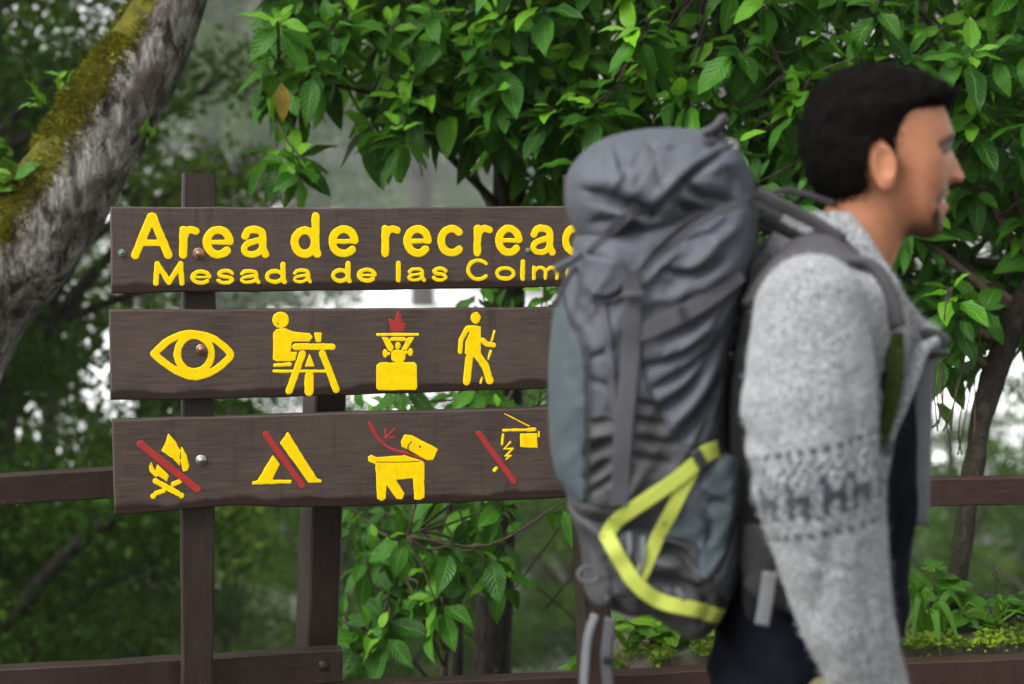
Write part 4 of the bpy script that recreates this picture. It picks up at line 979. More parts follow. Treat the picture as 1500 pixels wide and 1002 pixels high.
d_sm = line_d(XZ, np.array([hp(728, 520, 0)[[0, 2]], hp(690, 545, 0)[[0, 2]], hp(655, 600, 0)[[0, 2]], hp(645, 640, 0)[[0, 2]]])); disp -= 0.0013 * np.exp(-(d_sm / 0.006) ** 2)
d_mo = line_d(XZ, np.array([hp(725, 581, 0)[[0, 2]], hp(690, 584, 0)[[0, 2]], hp(665, 592, 0)[[0, 2]]])); disp -= 0.005 * np.exp(-(d_mo / 0.0025) ** 2)
yy = np.clip(np.abs(P[..., 1] - MY) - disp[:, None, :], 0, None)
Fh = (np.sqrt(np.clip(t, 0, None)[:, None, :] ** 2 + (yy / Wd[:, None, :]) ** 2) - 1) * 0.055
neck = chain(P, [hp(445, 560, 0), hp(405, 710, 0), hp(350, 830, 0)], [0.057, 0.054, 0.056])
Fb = smin(Fh, neck, 0.018)
for s in (-1, 1):                                                       # ears
    c = hp(437, 458, s * 0.0765); a = R(-14); b = R(20) * s
    rot = np.array(Matrix.Rotation(a, 3, 'Y') @ Matrix.Rotation(b, 3, 'Z'))
    e = ellipsoid(P, c, (0.0185, 0.0085, 0.031), rot)
    e = np.maximum(e, -ellipsoid(P, c + (0.003, s * 0.0085, 0.003), (0.0120, 0.0050, 0.0215), rot))
    e = smin(e, ellipsoid(P, hp(452, 525, s * 0.077), (0.010, 0.006, 0.011)), 0.006)
    Fb = smin(Fb, e, 0.005)
    Fb = smin(Fb, ellipsoid(P, hp(470, 455, s * 0.074), (0.007, 0.006, 0.010)), 0.006)
vh, fh = surface_nets(Fb, (ax[0][0], ax[1][0], ax[2][0]), (h, h, h))
# skin, lips, brows, beard stubble and eyes as the head's own colouring
base = np.array([0.37, 0.160, 0.087])
col = np.tile(base, (len(vh), 1)); vx = vh[:, [0, 2]]
def near(x, y, r, pw=2): c = hp(x, y, 0); return np.exp(-(np.linalg.norm(vx - c[[0, 2]], axis=1) / (r * pxm)) ** pw)
def nline(pts, r, pw=2): return np.exp(-(line_d(vx, np.array([hp(x, y, 0)[[0, 2]] for x, y in pts])) / (r * pxm)) ** pw)
def paint(m, c):
    global col
    m = np.clip(m, 0, 1)[:, None]; col = col * (1 - m) + np.array(c) * m
paint(0.25 * near(620, 490, 44) + 0.3 * near(770, 500, 10), (0.46, 0.17, 0.105))
sk = 1 + 0.10 * fbm(vh, 60, 4, 2); col *= sk[:, None]
black = (0.016, 0.012, 0.010)
jit = 0.5 + 0.5 * vnoise(vh, 420, 5)
paint(0.92 * nline([(722, 540), (690, 545), (668, 565), (655, 595), (650, 650)], 5.5, 3) * (0.55 + .6 * jit), black)
chin = np.maximum(nline([(650, 640), (648, 690), (640, 712)], 9, 3), nline([(690, 684), (672, 706), (640, 718), (596, 716)], 21, 3)); paint(0.95 * chin * (0.6 + .55 * jit), black)
paint(0.30 * nline([(600, 712), (540, 660), (490, 600)], 16, 2) * jit, (0.10, 0.055, 0.04))
paint(0.85 * nline([(716, 604), (690, 606), (668, 600)], 5.0, 4), (0.36, 0.12, 0.09))
paint(0.7 * nline([(718, 570), (690, 572), (668, 588)], 2.6, 4), (0.30, 0.10, 0.08))
paint(0.95 * nline([(712, 582), (684, 584)], 3.0, 6), (0.62, 0.58, 0.50))
paint(0.8 * nline([(680, 588), (662, 594)], 2.0, 4), (0.07, 0.025, 0.02))
paint(0.9 * nline([(745, 358), (718, 356), (690, 372), (660, 384)], 6.5, 3) * (0.8 + .4 * jit), black)
paint(0.97 * nline([(714, 393), (698, 397), (674, 408)], 6.0, 3), (0.03, 0.018, 0.014))
paint(0.6 * near(748, 518, 4), (0.10, 0.035, 0.025))
# arms, hands, trunk and legs of the same body, worn under the clothes
def A(px, py, Yv): return W(px, py, Yv)
RA = [A(1190, 455, 2.10), A(1187, 600, 2.07), A(1200, 720, 2.055), A(1232, 850, 2.055), A(1268, 985, 2.07), A(1284, 1040, 2.085)]
RR = [0.062, 0.056, 0.048, 0.043, 0.034, 0.028]
def mir(p): q = np.array(p, float); q[..., 1] = 2 * MY - q[..., 1]; return q
LA = mir(RA)
ax2, P2 = grid((man.location.x - 0.42, MY - 0.36, -0.005), (man.location.x + 0.42, MY + 0.36, 1.47), 0.006)
HX = float(W(1205, 900, MY)[0])
tor = ellipsoid(P2, (HX - 0.01, MY, 1.20), (0.082, 0.150, 0.25)); tor = smin(tor, ellipsoid(P2, (HX - 0.01, MY, 0.94), (0.092, 0.145, 0.13)), 0.08)
body = tor
hips = {}
for s, kx, ax_, tx in ((-1, 0.06, 0.16, 0.30), (1, -0.02, -0.24, -0.14)):
    k = np.array([HX + kx, MY + s * 0.095, 0.50]); an = np.array([HX + ax_, MY + s * 0.09, 0.10 if s < 0 else 0.14]); to = np.array([HX + tx, MY + s * 0.10, 0.045 if s < 0 else 0.035])
    hips[s] = (np.array([HX, MY + s * 0.085, 0.90]), k, an, to)
    body = smin(body, chain(P2, [hips[s][0], k, an, an + (0.03, 0, -0.05), to], [0.085, 0.055, 0.038, 0.036, 0.026]), 0.03)
for arm in (RA, LA): body = smin(body, chain(P2, np.concatenate([[[HX - 0.02, MY + (arm[0][1] - MY) * 0.55, 1.37]], arm]), [0.045] + [0.82 * q for q in RR]), 0.02)
for arm, s in ((RA, -1), (LA, 1)):
    w = np.array(arm[-1]); dn = np.array([0.35, 0, -0.94]); fw = np.array([0.94, 0, 0.35]); inn = np.array([0, -s, 0.0])
    palm = w + dn * 0.05
    body = smin(body, chain(P2, [w + dn * 0.015 - fw * 0.012, palm + dn * 0.03 - fw * 0.018], [0.021, 0.019]), 0.012)
    body = smin(body, chain(P2, [w + dn * 0.015 + fw * 0.012, palm + dn * 0.032 + fw * 0.018], [0.021, 0.019]), 0.012)
    for k, L in enumerate((0.072, 0.083, 0.078, 0.060)):                 # fingers, slightly curled
        b = palm + dn * 0.035 + fw * (0.033 - 0.022 * k); m1 = b + dn * L * 0.45 + inn * 0.004; m2 = m1 + dn * L * 0.30 + inn * 0.014; tp = m2 + dn * L * 0.22 + inn * 0.018
        body = smin(body, chain(P2, [b, m1, m2, tp], [0.0105, 0.0098, 0.009, 0.0078]), 0.003)
    th = w + dn * 0.025 + fw * 0.03 + inn * 0.008
    body = smin(body, chain(P2, [th, th + dn * 0.030 + fw * 0.022 + inn * 0.012, th + dn * 0.060 + fw * 0.024 + inn * 0.018], [0.014, 0.0115, 0.009]), 0.006)
vb, fb = surface_nets(body, (ax2[0][0], ax2[1][0], ax2[2][0]), (0.006,) * 3)
m, nt, p = mat_base('skin'); N = NT(nt); co = N.coord()
N.l(N.attr('tone', 'Color'), p.inputs['Base Color']); p.inputs['Roughness'].default_value = 0.52; p.inputs['Specular IOR Level'].default_value = 0.16
p.inputs['Subsurface Weight'].default_value = 0.0; p.inputs['Subsurface Radius'].default_value = (0.010, 0.004, 0.002); p.inputs['Subsurface Scale'].default_value = 1.0
N.bump(N.noise(co, 900.0, 3), 0.15, 0.0006, p)
me = new_mesh('body', np.concatenate([vh, vb]), np.concatenate([fh, fb + len(vh)])); set_col(me, 'tone', np.concatenate([col, np.tile(base, (len(vb), 1))]))
child('body', me, m, man)

# hair: a cropped cap with a fringe swept up, then loose strands on it
OUT = hz_([(730, 192), (718, 214), (700, 236), (690, 260), (640, 300), (600, 420), (520, 560), (420, 610), (330, 604), (262, 570), (216, 500), (191, 420), (188, 330), (200, 250), (240, 172), (325, 108), (430, 86), (540, 92), (640, 126), (700, 160)])
CUT = hz_([(738, 184), (720, 216), (698, 238), (652, 240), (604, 256), (588, 288), (612, 318), (628, 334), (590, 362), (562, 392), (540, 440), (530, 458), (508, 424), (470, 392), (430, 372), (392, 392), (380, 430), (384, 500), (392, 560), (380, 600), (350, 612), (300, 608), (225, 560), (160, 420), (160, 250), (220, 140), (320, 80), (440, 60), (560, 66), (680, 120)])
ax3_, P3 = grid((lo[0] - 0.01, MY - 0.105, hp(400, 640, 0)[2]), (hi[0] + 0.01, MY + 0.105, hi[2] + 0.01), 0.0024)
so = sd_xz(ax3_, OUT, MY, 3); sc = sd_xz(ax3_, CUT, MY, 3)
nz = fbm(P3.reshape(-1, 3) * np.array([0.35, 1, 1]) , 70, 3, 12).reshape(P3.shape[:3]).astype(np.float32)
nz2 = vnoise(P3.reshape(-1, 3) * np.array([0.45, 1, 0.8]), 210, 14).reshape(P3.shape[:3]).astype(np.float32)
t = 1 + so / 0.080
Fo = (np.sqrt(np.clip(t, 0, None)[:, None, :] ** 2 + ((P3[..., 1] - MY) / 0.0845) ** 2) - 1) * 0.06
Fhair = np.maximum(Fo + 0.0018 * nz + 0.0007 * nz2, sc[:, None, :] + 0.004 * nz + 0.002 * nz2)
vH, fH = surface_nets(Fhair, (ax3_[0][0], ax3_[1][0], ax3_[2][0]), (0.0024,) * 3)
hm, nt, p = mat_base('black_hair'); N = NT(nt); co = N.coord()
st = N.noise(N.mapping(co, (60, 300, 160)), 3.0, 4)
N.l(N.ramp(st, [(0.3, (0.002, 0.0018, 0.0016, 1)), (0.7, (0.010, 0.008, 0.007, 1))]), p.inputs['Base Color']); p.inputs['Roughness'].default_value = 0.7; p.inputs['Specular IOR Level'].default_value = 0.04
N.bump(st, 0.8, 0.003, p)
meH = new_mesh('hair', vH, fH); hair = child('hair', meH, hm, man)
nh = np.zeros(len(vH) * 3, np.float32); meH.vertices.foreach_get('normal', nh); nh = nh.reshape(-1, 3)
edge = np.where((np.interp(vH[:, 0], ax3_[0], np.arange(len(ax3_[0]))) > -1) & (np.abs(poly_sd(vH[:, [0, 2]], W(*smooth_path(CUT, 3, True).T, MY)[:, [0, 2]])) < 0.006))[0]
pk = np.concatenate([rng.choice(len(vH), 9000), rng.choice(edge, 2600)]); V = []; Fc = []; off = 0
for i in pk:
    a = vH[i]; n = nh[i]
    flow = np.array([0.9, 0.0, 0.35]) if a[0] > hp(560, 0, 0)[0] else np.array([-0.4, 0.0, -0.9])
    flow = flow + rng.normal(0, .35, 3); flow -= n * (flow @ n); flow /= np.linalg.norm(flow) + 1e-9
    L = 0.012 + 0.016 * rng.random(); s = np.cross(flow, n) * 0.0005
    p0 = a - n * 0.002; p1 = a + flow * L * .5 + n * (0.001 + .002 * rng.random()); p2 = a + flow * L + n * (0.000 + 0.004 * rng.random())
    V += [p0 - s, p0 + s, p1 + s, p1 - s, p2]; Fc += [[off, off + 1, off + 2, off + 3], [off + 3, off + 2, off + 4, off + 4]]; off += 5
me = new_mesh('strands', np.array(V), [f if f[2] != f[3] else f[:3] for f in Fc]); so_ = link('strands', me, hm, hair); tag(so_, kind='stuff')

# ---- wool jacket
SL = [A(1190, 455, 2.095), A(1187, 600, 2.065), A(1194, 700, 2.05), A(1216, 800, 2.05), A(1240, 900, 2.055), A(1272, 1000, 2.075)]
SR = [0.070, 0.084, 0.079, 0.069, 0.060, 0.048]
h = 0.0040
ax, P = grid((man.location.x - 0.20, MY - 0.36, 0.92), (man.location.x + 0.24, MY + 0.36, 1.53), h)
EDGE = [(1050, 320), (1190, 285), (1236, 300), (1262, 330), (1290, 380), (1318, 430), (1345, 464), (1372, 480), (1386, 497), (1362, 506), (1346, 520), (1334, 541), (1318, 580), (1294, 630), (1276, 700), (1272, 900), (1276, 1030), (1040, 1030)]
se = sd_xz(ax, EDGE, 2.22, 0)
tor = ellipsoid(P, (HX - 0.005, MY, 1.19), (0.128, 0.185, 0.36)); tor = smin(tor, ellipsoid(P, (HX - 0.0, MY, 1.385), (0.085, 0.19, 0.055)), 0.05)
tor = smin(tor, chain(P, [hp(300, 700, 0), hp(420, 790, -0.05), A(1300, 415, 2.215), A(1350, 478, 2.22), A(1376, 496, 2.225)], [0.05, 0.052, 0.036, 0.026, 0.012]), 0.03)
tor = smin(tor, chain(P, [hp(300, 700, 0), hp(420, 790, 0.05), mir(A(1300, 415, 2.215)), mir(A(1350, 478, 2.22))], [0.05, 0.052, 0.036, 0.026]), 0.03)
q = P.reshape(-1, 3)
lump = fbm(q, 11, 3, 31).reshape(P.shape[:3]).astype(np.float32); kn = vnoise(q, 260, 40).reshape(P.shape[:3]).astype(np.float32)
tor = np.maximum(tor + 0.006 * lump, se[:, None, :])
tor = np.maximum(tor, 0.985 - P[..., 2])
for F_ in (lambda q: q, mir): tor = smin(tor, chain(P, [F_(A(1190, 440, 2.17)), F_(A(1262, 440, 2.165)), F_(A(1290, 500, 2.185))], [0.055, 0.040, 0.030]), 0.02)
tor = np.maximum(tor, se[:, None, :])
slv = None
for arm in (np.array(SL), mir(SL)):
    d = chain(P, arm, SR)
    d = d + 0.0036 * lump
    for (a, b, amp, w) in (((1100, 640), (1190, 720), 0.007, 14), ((1105, 700), (1185, 760), 0.006, 12), ((1120, 560), (1160, 680), 0.006, 14), ((1245, 560), (1255, 690), 0.006, 13), ((1150, 800), (1230, 830), 0.004, 10), ((1215, 780), (1200, 900), 0.006, 12), ((1262, 800), (1276, 930), 0.005, 10), ((1180, 880), (1225, 990), 0.004, 10)):
        ca, cb = W(*a, 2.0)[[0, 2]], W(*b, 2.0)[[0, 2]]; dl = line_d(np.stack(np.meshgrid(ax[0], ax[2], indexing='ij'), -1), np.array([ca, cb]))
        d = d + (0.8 * amp * np.exp(-(dl / (w * 0.0008)) ** 2))[:, None, :].astype(np.float32) * (np.sign(MY - P[..., 1]) * np.sign(MY - arm[0][1]) > 0)
    slv = d if slv is None else np.minimum(slv, d)
Fj = smin(tor, slv, 0.022) + 0.0012 * kn
vj, fj = surface_nets(Fj, (ax[0][0], ax[1][0], ax[2][0]), (h,) * 3)
# knitted band round each sleeve: coordinates round the arm (u) and along it (s), in knit pixels
cxl = np.interp(-vj[:, 2], -np.array(SL)[:, 2], np.array(SL)[:, 0]); cyl = np.interp(-vj[:, 2], -np.array(SL)[:, 2], np.array(SL)[:, 1]); rad = np.interp(-vj[:, 2], -np.array(SL)[:, 2], SR)
vy = np.where(vj[:, 1] > MY, 2 * MY - vj[:, 1], vj[:, 1])
ang = np.arctan2(vj[:, 0] - cxl, -(vy - cyl)); uu = ang * rad / 0.000832
f_px = lambda v: (501 - FPX * ((v[:, 2] - CAM[2]) * _cp + v[:, 1] * _sp) / (v[:, 1] * _cp - (v[:, 2] - CAM[2]) * _sp))
vm_ = vj.copy(); vm_[:, 1] = 2.0
ss = f_px(vm_) + 0.20 * (uu - 60)
on_sleeve = (np.abs(vj[:, 1] - MY) > 0.115).astype(float)
CH, CW = 34, 64                                                        # the knitting chart, 5 px per stitch
chart = np.zeros((CH, CW)); rr = np.random.default_rng(4)
LLAMA = ["..##......", "..###.....", "...##.....", "...##....#", "...#######", "..########", "..########", "..###..###", "..##...##.", "..##...##.", "..##...##."]
for c in range(CW):
    for r in (0, 1): chart[1 + r, c] = 1.0 if c % 4 < 2 else 0
    for r in (0, 1): chart[25 + r, c] = 1.0 if c % 4 < 2 else 0
    for r in range(4, 12): chart[r, c] = 1.0 * ((c + r) % 4 in (0, 1) if r < 8 else (c * 2 + r) % 7 < 3) * (rr.random() < .8)
    for r in range(12, 24): chart[r, c] = 0.8 * (rr.random() < .36)
for k in range(6):
    for r, row in enumerate(LLAMA):
        for c, ch in enumerate(row):
            if ch == '#': chart[10 + r, (k * 11 + 5 + c) % CW] = 1.0
im = bpy.data.images.new('knit_chart', CW, CH, alpha=False); im.colorspace_settings.name = 'Non-Color'
px_ = np.ones((CH, CW, 4), np.float32); px_[..., :3] = chart[::-1, :, None]; im.pixels.foreach_set(px_.ravel()); im.pack()
m, nt, p = mat_base('heather_wool'); N = NT(nt); co = N.coord()
a1 = N.noise(N.mapping(co, (1, 1, 1.6)), 250.0, 3, 0.6); a2 = N.noise(co, 40.0, 5, 0.65)
c = N.ramp(a1, [(0.36, (0.075, 0.08, 0.088, 1)), (0.50, (0.24, 0.25, 0.262, 1)), (0.62, (0.43, 0.44, 0.452, 1))])
c = N.mix(0.30, c, N.ramp(a2, [(0.3, (0.50, 0.50, 0.52, 1)), (0.7, (1.0, 1.0, 1.0, 1))]), 'MULTIPLY')
it = N.n('ShaderNodeTexImage'); it.image = im; it.interpolation = 'Linear'; it.extension = 'REPEAT'
wob = N.n('ShaderNodeVectorMath', operation='ADD'); N.l(N.attr('knit', 'Vector'), wob.inputs[0])
nz_ = N.n('ShaderNodeVectorMath', operation='SCALE'); N.l(N.noise(co, 160.0, 2, out='Color'), nz_.inputs[0]); nz_.inputs['Scale'].default_value = 0.005; N.l(nz_.outputs[0], wob.inputs[1])
N.l(wob.outputs[0], it.inputs['Vector'])
pm = N.math('MULTIPLY', N.math('MULTIPLY', it.outputs['Color'], N.attr('band')), N.ramp(a1, [(0.3, 1.0), (0.66, 0.97)]))
N.l(N.mix(pm, c, (0.018, 0.021, 0.034, 1)), p.inputs['Base Color']); p.inputs['Roughness'].default_value = 0.92; p.inputs['Specular IOR Level'].default_value = 0.1
p.inputs['Sheen Weight'].default_value = 0.25; p.inputs['Sheen Roughness'].default_value = 0.5
N.bump(N.math('ADD', a1, N.noise(co, 600.0, 2)), 0.8, 0.004, p); M['wool'] = m
mej = new_mesh('jacket', vj, fj)
a = mej.attributes.new('knit', 'FLOAT_VECTOR', 'POINT')
kv = np.stack([uu / (5 * CW), 1 - (ss - 632) / (5 * CH), 0 * uu], 1); a.data.foreach_set('vector', kv.astype(np.float32).ravel())
set_attr(mej, 'band', on_sleeve * ((ss > 632) & (ss < 632 + 5 * CH)))
jacket = child('jacket', mej, m, man)
# cuffs
for arm in (np.array(SL), mir(SL)):
    g = Geo(); e = arm[-1]; d = unit(arm[-1] - arm[-2]); g.tube([e - d * 0.02, e + d * 0.01, e + d * 0.05], [0.047, 0.044, 0.040], 24); child('cuff', g.mesh('cuff'), m, man)
# fibres standing off the wool
nj = np.zeros(len(vj) * 3, np.float32); mej.vertices.foreach_get('normal', nj); nj = nj.reshape(-1, 3)
cand = np.where(vj[:, 1] < MY - 0.02)[0]; pk = rng.choice(cand, 9000)
n_ = len(pk); leaf_mass('wool_fibres', vj[pk], unit(nj[pk] + rng.normal(0, .5, (n_, 3))), unit(rng.normal(0, 1, (n_, 3))), 0.004 + 0.005 * rng.random(n_), np.full(n_, .06), rng.random(n_), FAR_T, simple_mat('wool_fibre', (0.32, 0.33, 0.34, 1), 0.9, 0.1), jacket)
bpy.data.objects[jacket.children[0].name].location = (0, 0, 0)

# ---- dark T-shirt and olive trousers
h = 0.005
ax, P = grid((HX - 0.2, MY - 0.22, 0.86), (HX + 0.2, MY + 0.22, 1.47), h)
st_ = sd_xz(ax, [(1075, 380), (1240, 372), (1296, 398), (1322, 440), (1338, 500), (1341, 600), (1338, 760), (1332, 880), (1320, 960), (1318, 1040), (1055, 1040), (1058, 960), (1070, 800), (1072, 600)], 2.26, 4)
sp_ = np.clip((1.45 - P[..., 2]) / 0.12, 0.25, 1)
q = P.reshape(-1, 3); lump = fbm(q, 13, 3, 51).reshape(P.shape[:3]).astype(np.float32)
Ft = ((np.clip(1 + st_ / 0.10, 0, None)[:, None, :] ** 2.3 + (np.abs(P[..., 1] - MY) / (0.165 * np.sqrt(sp_))) ** 2.3) ** (1 / 2.3) - 1) * 0.08 + 0.005 * lump
Ft = np.maximum(Ft, -chain(P, [hp(430, 640, 0), hp(415, 800, 0)], [0.064, 0.066]))
Ft = np.maximum(Ft, 0.895 + 0.01 * lump - P[..., 2])
build('t_shirt', Ft, ax, h, simple_mat('black_cotton', (0.0045, 0.006, 0.009, 1), 0.9, 0.03, 0.3, 30, 0.3, 500, 0.001), man)
h = 0.007
ax, P = grid((HX - 0.36, MY - 0.24, 0.06), (HX + 0.44, MY + 0.24, 0.97), h)
d = ellipsoid(P, (HX - 0.015, MY, 0.93), (0.095, 0.160, 0.10))
for s in (-1, 1):
    a_, k, an, to = hips[s]; d = smin(d, chain(P, [a_, k, an + (0, 0, 0.0)], [0.086, 0.072, 0.064]), 0.03)
q = P.reshape(-1, 3); d = d + 0.006 * fbm(q, 12, 3, 61).reshape(P.shape[:3]); d = np.maximum(d, P[..., 2] - 0.955)
build('trousers', d, ax, h, simple_mat('olive_cloth', (0.16, 0.15, 0.075, 1), 0.8, 0.2, 0.2, 30, 0.3, 400, 0.001), man)
for s in (-1, 1):
    a_, k, an, to = hips[s]; h = 0.005
    ax, P = grid((min(an[0], to[0]) - 0.09, an[1] - 0.07, -0.01), (max(an[0], to[0]) + 0.09, an[1] + 0.07, 0.24), h)
    d = chain(P, [an + (-0.01, 0, 0.07), an + (-0.012, 0, -0.03)], [0.052, 0.046]); d = smin(d, chain(P, [an + (-0.03, 0, -0.055), to + (0.0, 0, 0.005)], [0.038, 0.036]), 0.03); d = np.maximum(d, 0.012 - P[..., 2])
    d = np.minimum(d, np.maximum(np.maximum(chain(P, [an + (-0.03, 0, -0.06), to], [0.046, 0.044]), P[..., 2] - 0.03), 0.0 - P[..., 2]))
    build('boot', d, ax, h, simple_mat('boot_leather', (0.06, 0.04, 0.028, 1), 0.6, 0.4, 0.3, 40), man)

# ------------------------------------------------------------------ rucksack
pack = empty('backpack', tuple(W(970, 940, MY)))
tag(pack, 'large grey trekking backpack with lime straps on the man\'s back', 'backpack')
PY = 2.21
def cloth(name, c, weave=900.0, rough=0.62, var=0.12):
    m, nt, p = mat_base(name); N = NT(nt); co = N.coord()
    f = N.noise(co, 25.0, 5, 0.6); g_ = N.noise(co, weave, 2)
    cc = N.ramp(f, [(0.3, tuple(x * (1 - var) for x in c[:3]) + (1,)), (0.7, tuple(x * (1 + var) for x in c[:3]) + (1,))])
    N.l(N.mix(N.ramp(g_, [(0.35, 0.22), (0.65, 0.0)]), cc, tuple(x * 0.55 for x in c[:3]) + (1,)), p.inputs['Base Color']); p.inputs['Roughness'].default_value = rough
    p.inputs['Specular IOR Level'].default_value = 0.28; p.inputs['Sheen Weight'].default_value = 0.0
    N.bump(N.math('ADD', N.math('MULTIPLY', g_, .4), f), 0.25, 0.003, p); return m
M['nylon'] = cloth('grey_nylon', (0.062, 0.068, 0.082, 1)); M['nylon_dark'] = cloth('dark_grey_nylon', (0.048, 0.049, 0.052, 1))
M['teal'] = cloth('slate_blue_stretch', (0.050, 0.068, 0.076, 1), 700, 0.7); M['web'] = cloth('grey_webbing', (0.068, 0.067, 0.078, 1), 600, 0.6)
M['lime'] = cloth('lime_webbing', (0.38, 0.44, 0.07, 1), 600, 0.6, 0.08); M['black'] = cloth('black_mesh', (0.012, 0.012, 0.013, 1), 500, 0.7)
M['strap'] = cloth('strap_mesh', (0.055, 0.053, 0.056, 1), 420, 0.75); M['plastic'] = simple_mat('black_plastic', (0.02, 0.02, 0.022, 1), 0.4, 0.5)
M['pale_web'] = cloth('pale_webbing', (0.12, 0.128, 0.138, 1), 600, 0.6)
BODY = [(846, 352), (880, 322), (960, 300), (1040, 262), (1104, 270), (1117, 320), (1112, 390), (1096, 440), (1083, 500), (1074, 570), (1072, 640), (1080, 700), (1082, 770), (1040, 800), (960, 800), (880, 778), (846, 762), (828, 728), (815, 684), (811, 640), (810, 560), (814, 500), (820, 455), (832, 410), (842, 380)]
LID = [(836, 250), (856, 222), (886, 201), (926, 189), (975, 183), (1030, 186), (1070, 194), (1092, 215), (1108, 245), (1119, 285), (1121, 330), (1112, 352), (1075, 338), (1030, 352), (990, 372), (940, 372), (890, 372), (862, 362), (846, 342), (834, 310), (831, 280)]
BOT = [(838, 752), (880, 735), (960, 730), (1040, 735), (1090, 745), (1100, 780), (1094, 830), (1082, 880), (1066, 915), (1040, 944), (1010, 948), (985, 934), (955, 915), (925, 915), (900, 906), (872, 900), (859, 880), (858, 845), (850, 800), (838, 772)]
CR_LID = [([(850, 279), (880, 286), (920, 300), (955, 313)], -.017, 8), ([(848, 300), (900, 314), (945, 330)], .008, 11), ([(902, 206), (906, 235), (914, 262)], -.008, 8), ([(882, 212), (892, 245)], -.005, 7), ([(868, 222), (862, 262)], -.005, 7), ([(893, 212), (900, 252)], .005, 6), ([(944, 198), (955, 219), (972, 222), (1000, 217)], -.007, 6), ([(935, 258), (922, 276)], -.005, 7),
    ([(953, 222), (957, 258), (967, 292)], -.0025, 2.5), ([(950, 316), (985, 277), (1010, 253), (1044, 231), (1078, 212)], -.011, 5), ([(942, 300), (978, 268), (1004, 244), (1040, 222)], .006, 8), ([(995, 268), (1020, 287), (1046, 292)], -.010, 7), ([(985, 298), (1020, 313), (1050, 318)], -.013, 7), ([(1000, 290), (1030, 300)], .006, 7), ([(1052, 240), (1066, 265), (1070, 292)], -.006, 7), ([(1086, 248), (1096, 285)], -.005, 6), ([(1030, 250), (1070, 238)], .006, 9),
    ([(858, 330), (890, 322), (930, 332)], -.008, 7), ([(866, 350), (890, 335), (912, 318)], .008, 7), ([(920, 345), (965, 350)], -.007, 6), ([(970, 345), (1002, 334), (1024, 322)], -.012, 7), ([(870, 270), (905, 262), (930, 285)], .005, 14), ([(990, 195), (1030, 205), (1062, 200)], -.006, 5), ([(1020, 335), (1060, 305), (1100, 300)], -.008, 6)]
CR_BODY = [([(930, 405), (962, 368), (1000, 334), (1044, 306)], -.010, 6), ([(938, 412), (972, 378), (1008, 346), (1050, 318)], .006, 6), ([(960, 372), (1000, 352), (1018, 340)], -.012, 7), ([(980, 392), (1010, 384), (1045, 352), (1075, 330)], .008, 10), ([(965, 392), (1010, 398), (1050, 376)], -.009, 6), ([(1055, 310), (1090, 300), (1105, 320)], -.006, 6),
    ([(935, 440), (1000, 424), (1060, 392)], .006, 12), ([(965, 494), (1010, 470), (1062, 424)], -.009, 7), ([(940, 531), (985, 517), (1026, 496)], -.008, 7), ([(955, 560), (1000, 536), (1048, 498)], -.009, 7), ([(965, 594), (1002, 560), (1040, 512)], -.010, 7), ([(990, 634), (1026, 594), (1054, 552)], -.010, 7), ([(1016, 634), (1030, 610), (1042, 584)], -.008, 6), ([(1040, 470), (1060, 440), (1075, 425)], -.006, 5),
    ([(960, 520), (1000, 500), (1045, 460)], .005, 8), ([(958, 578), (1000, 550), (1040, 505)], .005, 8), ([(978, 615), (1015, 578), (1048, 530)], .005, 8), ([(1005, 640), (1036, 600), (1060, 560)], .004, 7),
    ([(938, 520), (941, 545), (952, 575), (967, 606), (985, 634), (1003, 647)], -.004, 3), ([(925, 605), (968, 614)], -.007, 6), ([(928, 632), (978, 642)], -.007, 6), ([(925, 657), (972, 668)], -.007, 6), ([(930, 580), (955, 588)], -.006, 5),
    ([(860, 520), (895, 505)], -.006, 5), ([(858, 612), (892, 608)], -.005, 6), ([(858, 655), (890, 640)], -.008, 7), ([(858, 690), (888, 668)], -.009, 7), ([(860, 715), (892, 690)], -.006, 6), ([(858, 632), (890, 625)], .005, 6), ([(836, 470), (850, 490), (858, 520)], -.006, 5), ([(845, 440), (858, 470)], -.007, 7), ([(862, 550), (890, 560)], -.005, 6), ([(880, 745), (905, 735), (925, 728)], -.005, 5)]
CR_BOT = [([(850, 775), (866, 800), (880, 830)], -.010, 7), ([(862, 762), (885, 790), (905, 830), (930, 870)], .008, 8), ([(885, 800), (900, 850), (920, 880)], -.010, 8), ([(895, 865), (905, 885), (915, 900)], -.014, 7), ([(868, 870), (885, 885)], -.006, 6), ([(950, 790), (990, 800), (1010, 822)], -.010, 8), ([(955, 835), (985, 842), (1010, 850)], -.014, 9), ([(955, 812), (990, 818)], .006, 8), ([(1020, 850), (1030, 880), (1020, 900)], -.010, 7), ([(960, 900), (990, 910)], -.008, 7), ([(985, 880), (1010, 905), (1008, 935)], .008, 12), ([(1050, 800), (1060, 860), (1055, 900)], -.008, 6), ([(1040, 930), (1062, 890), (1075, 850)], -.006, 5), ([(1040, 820), (1048, 850)], .008, 9), ([(1075, 780), (1082, 830)], -.006, 6)]
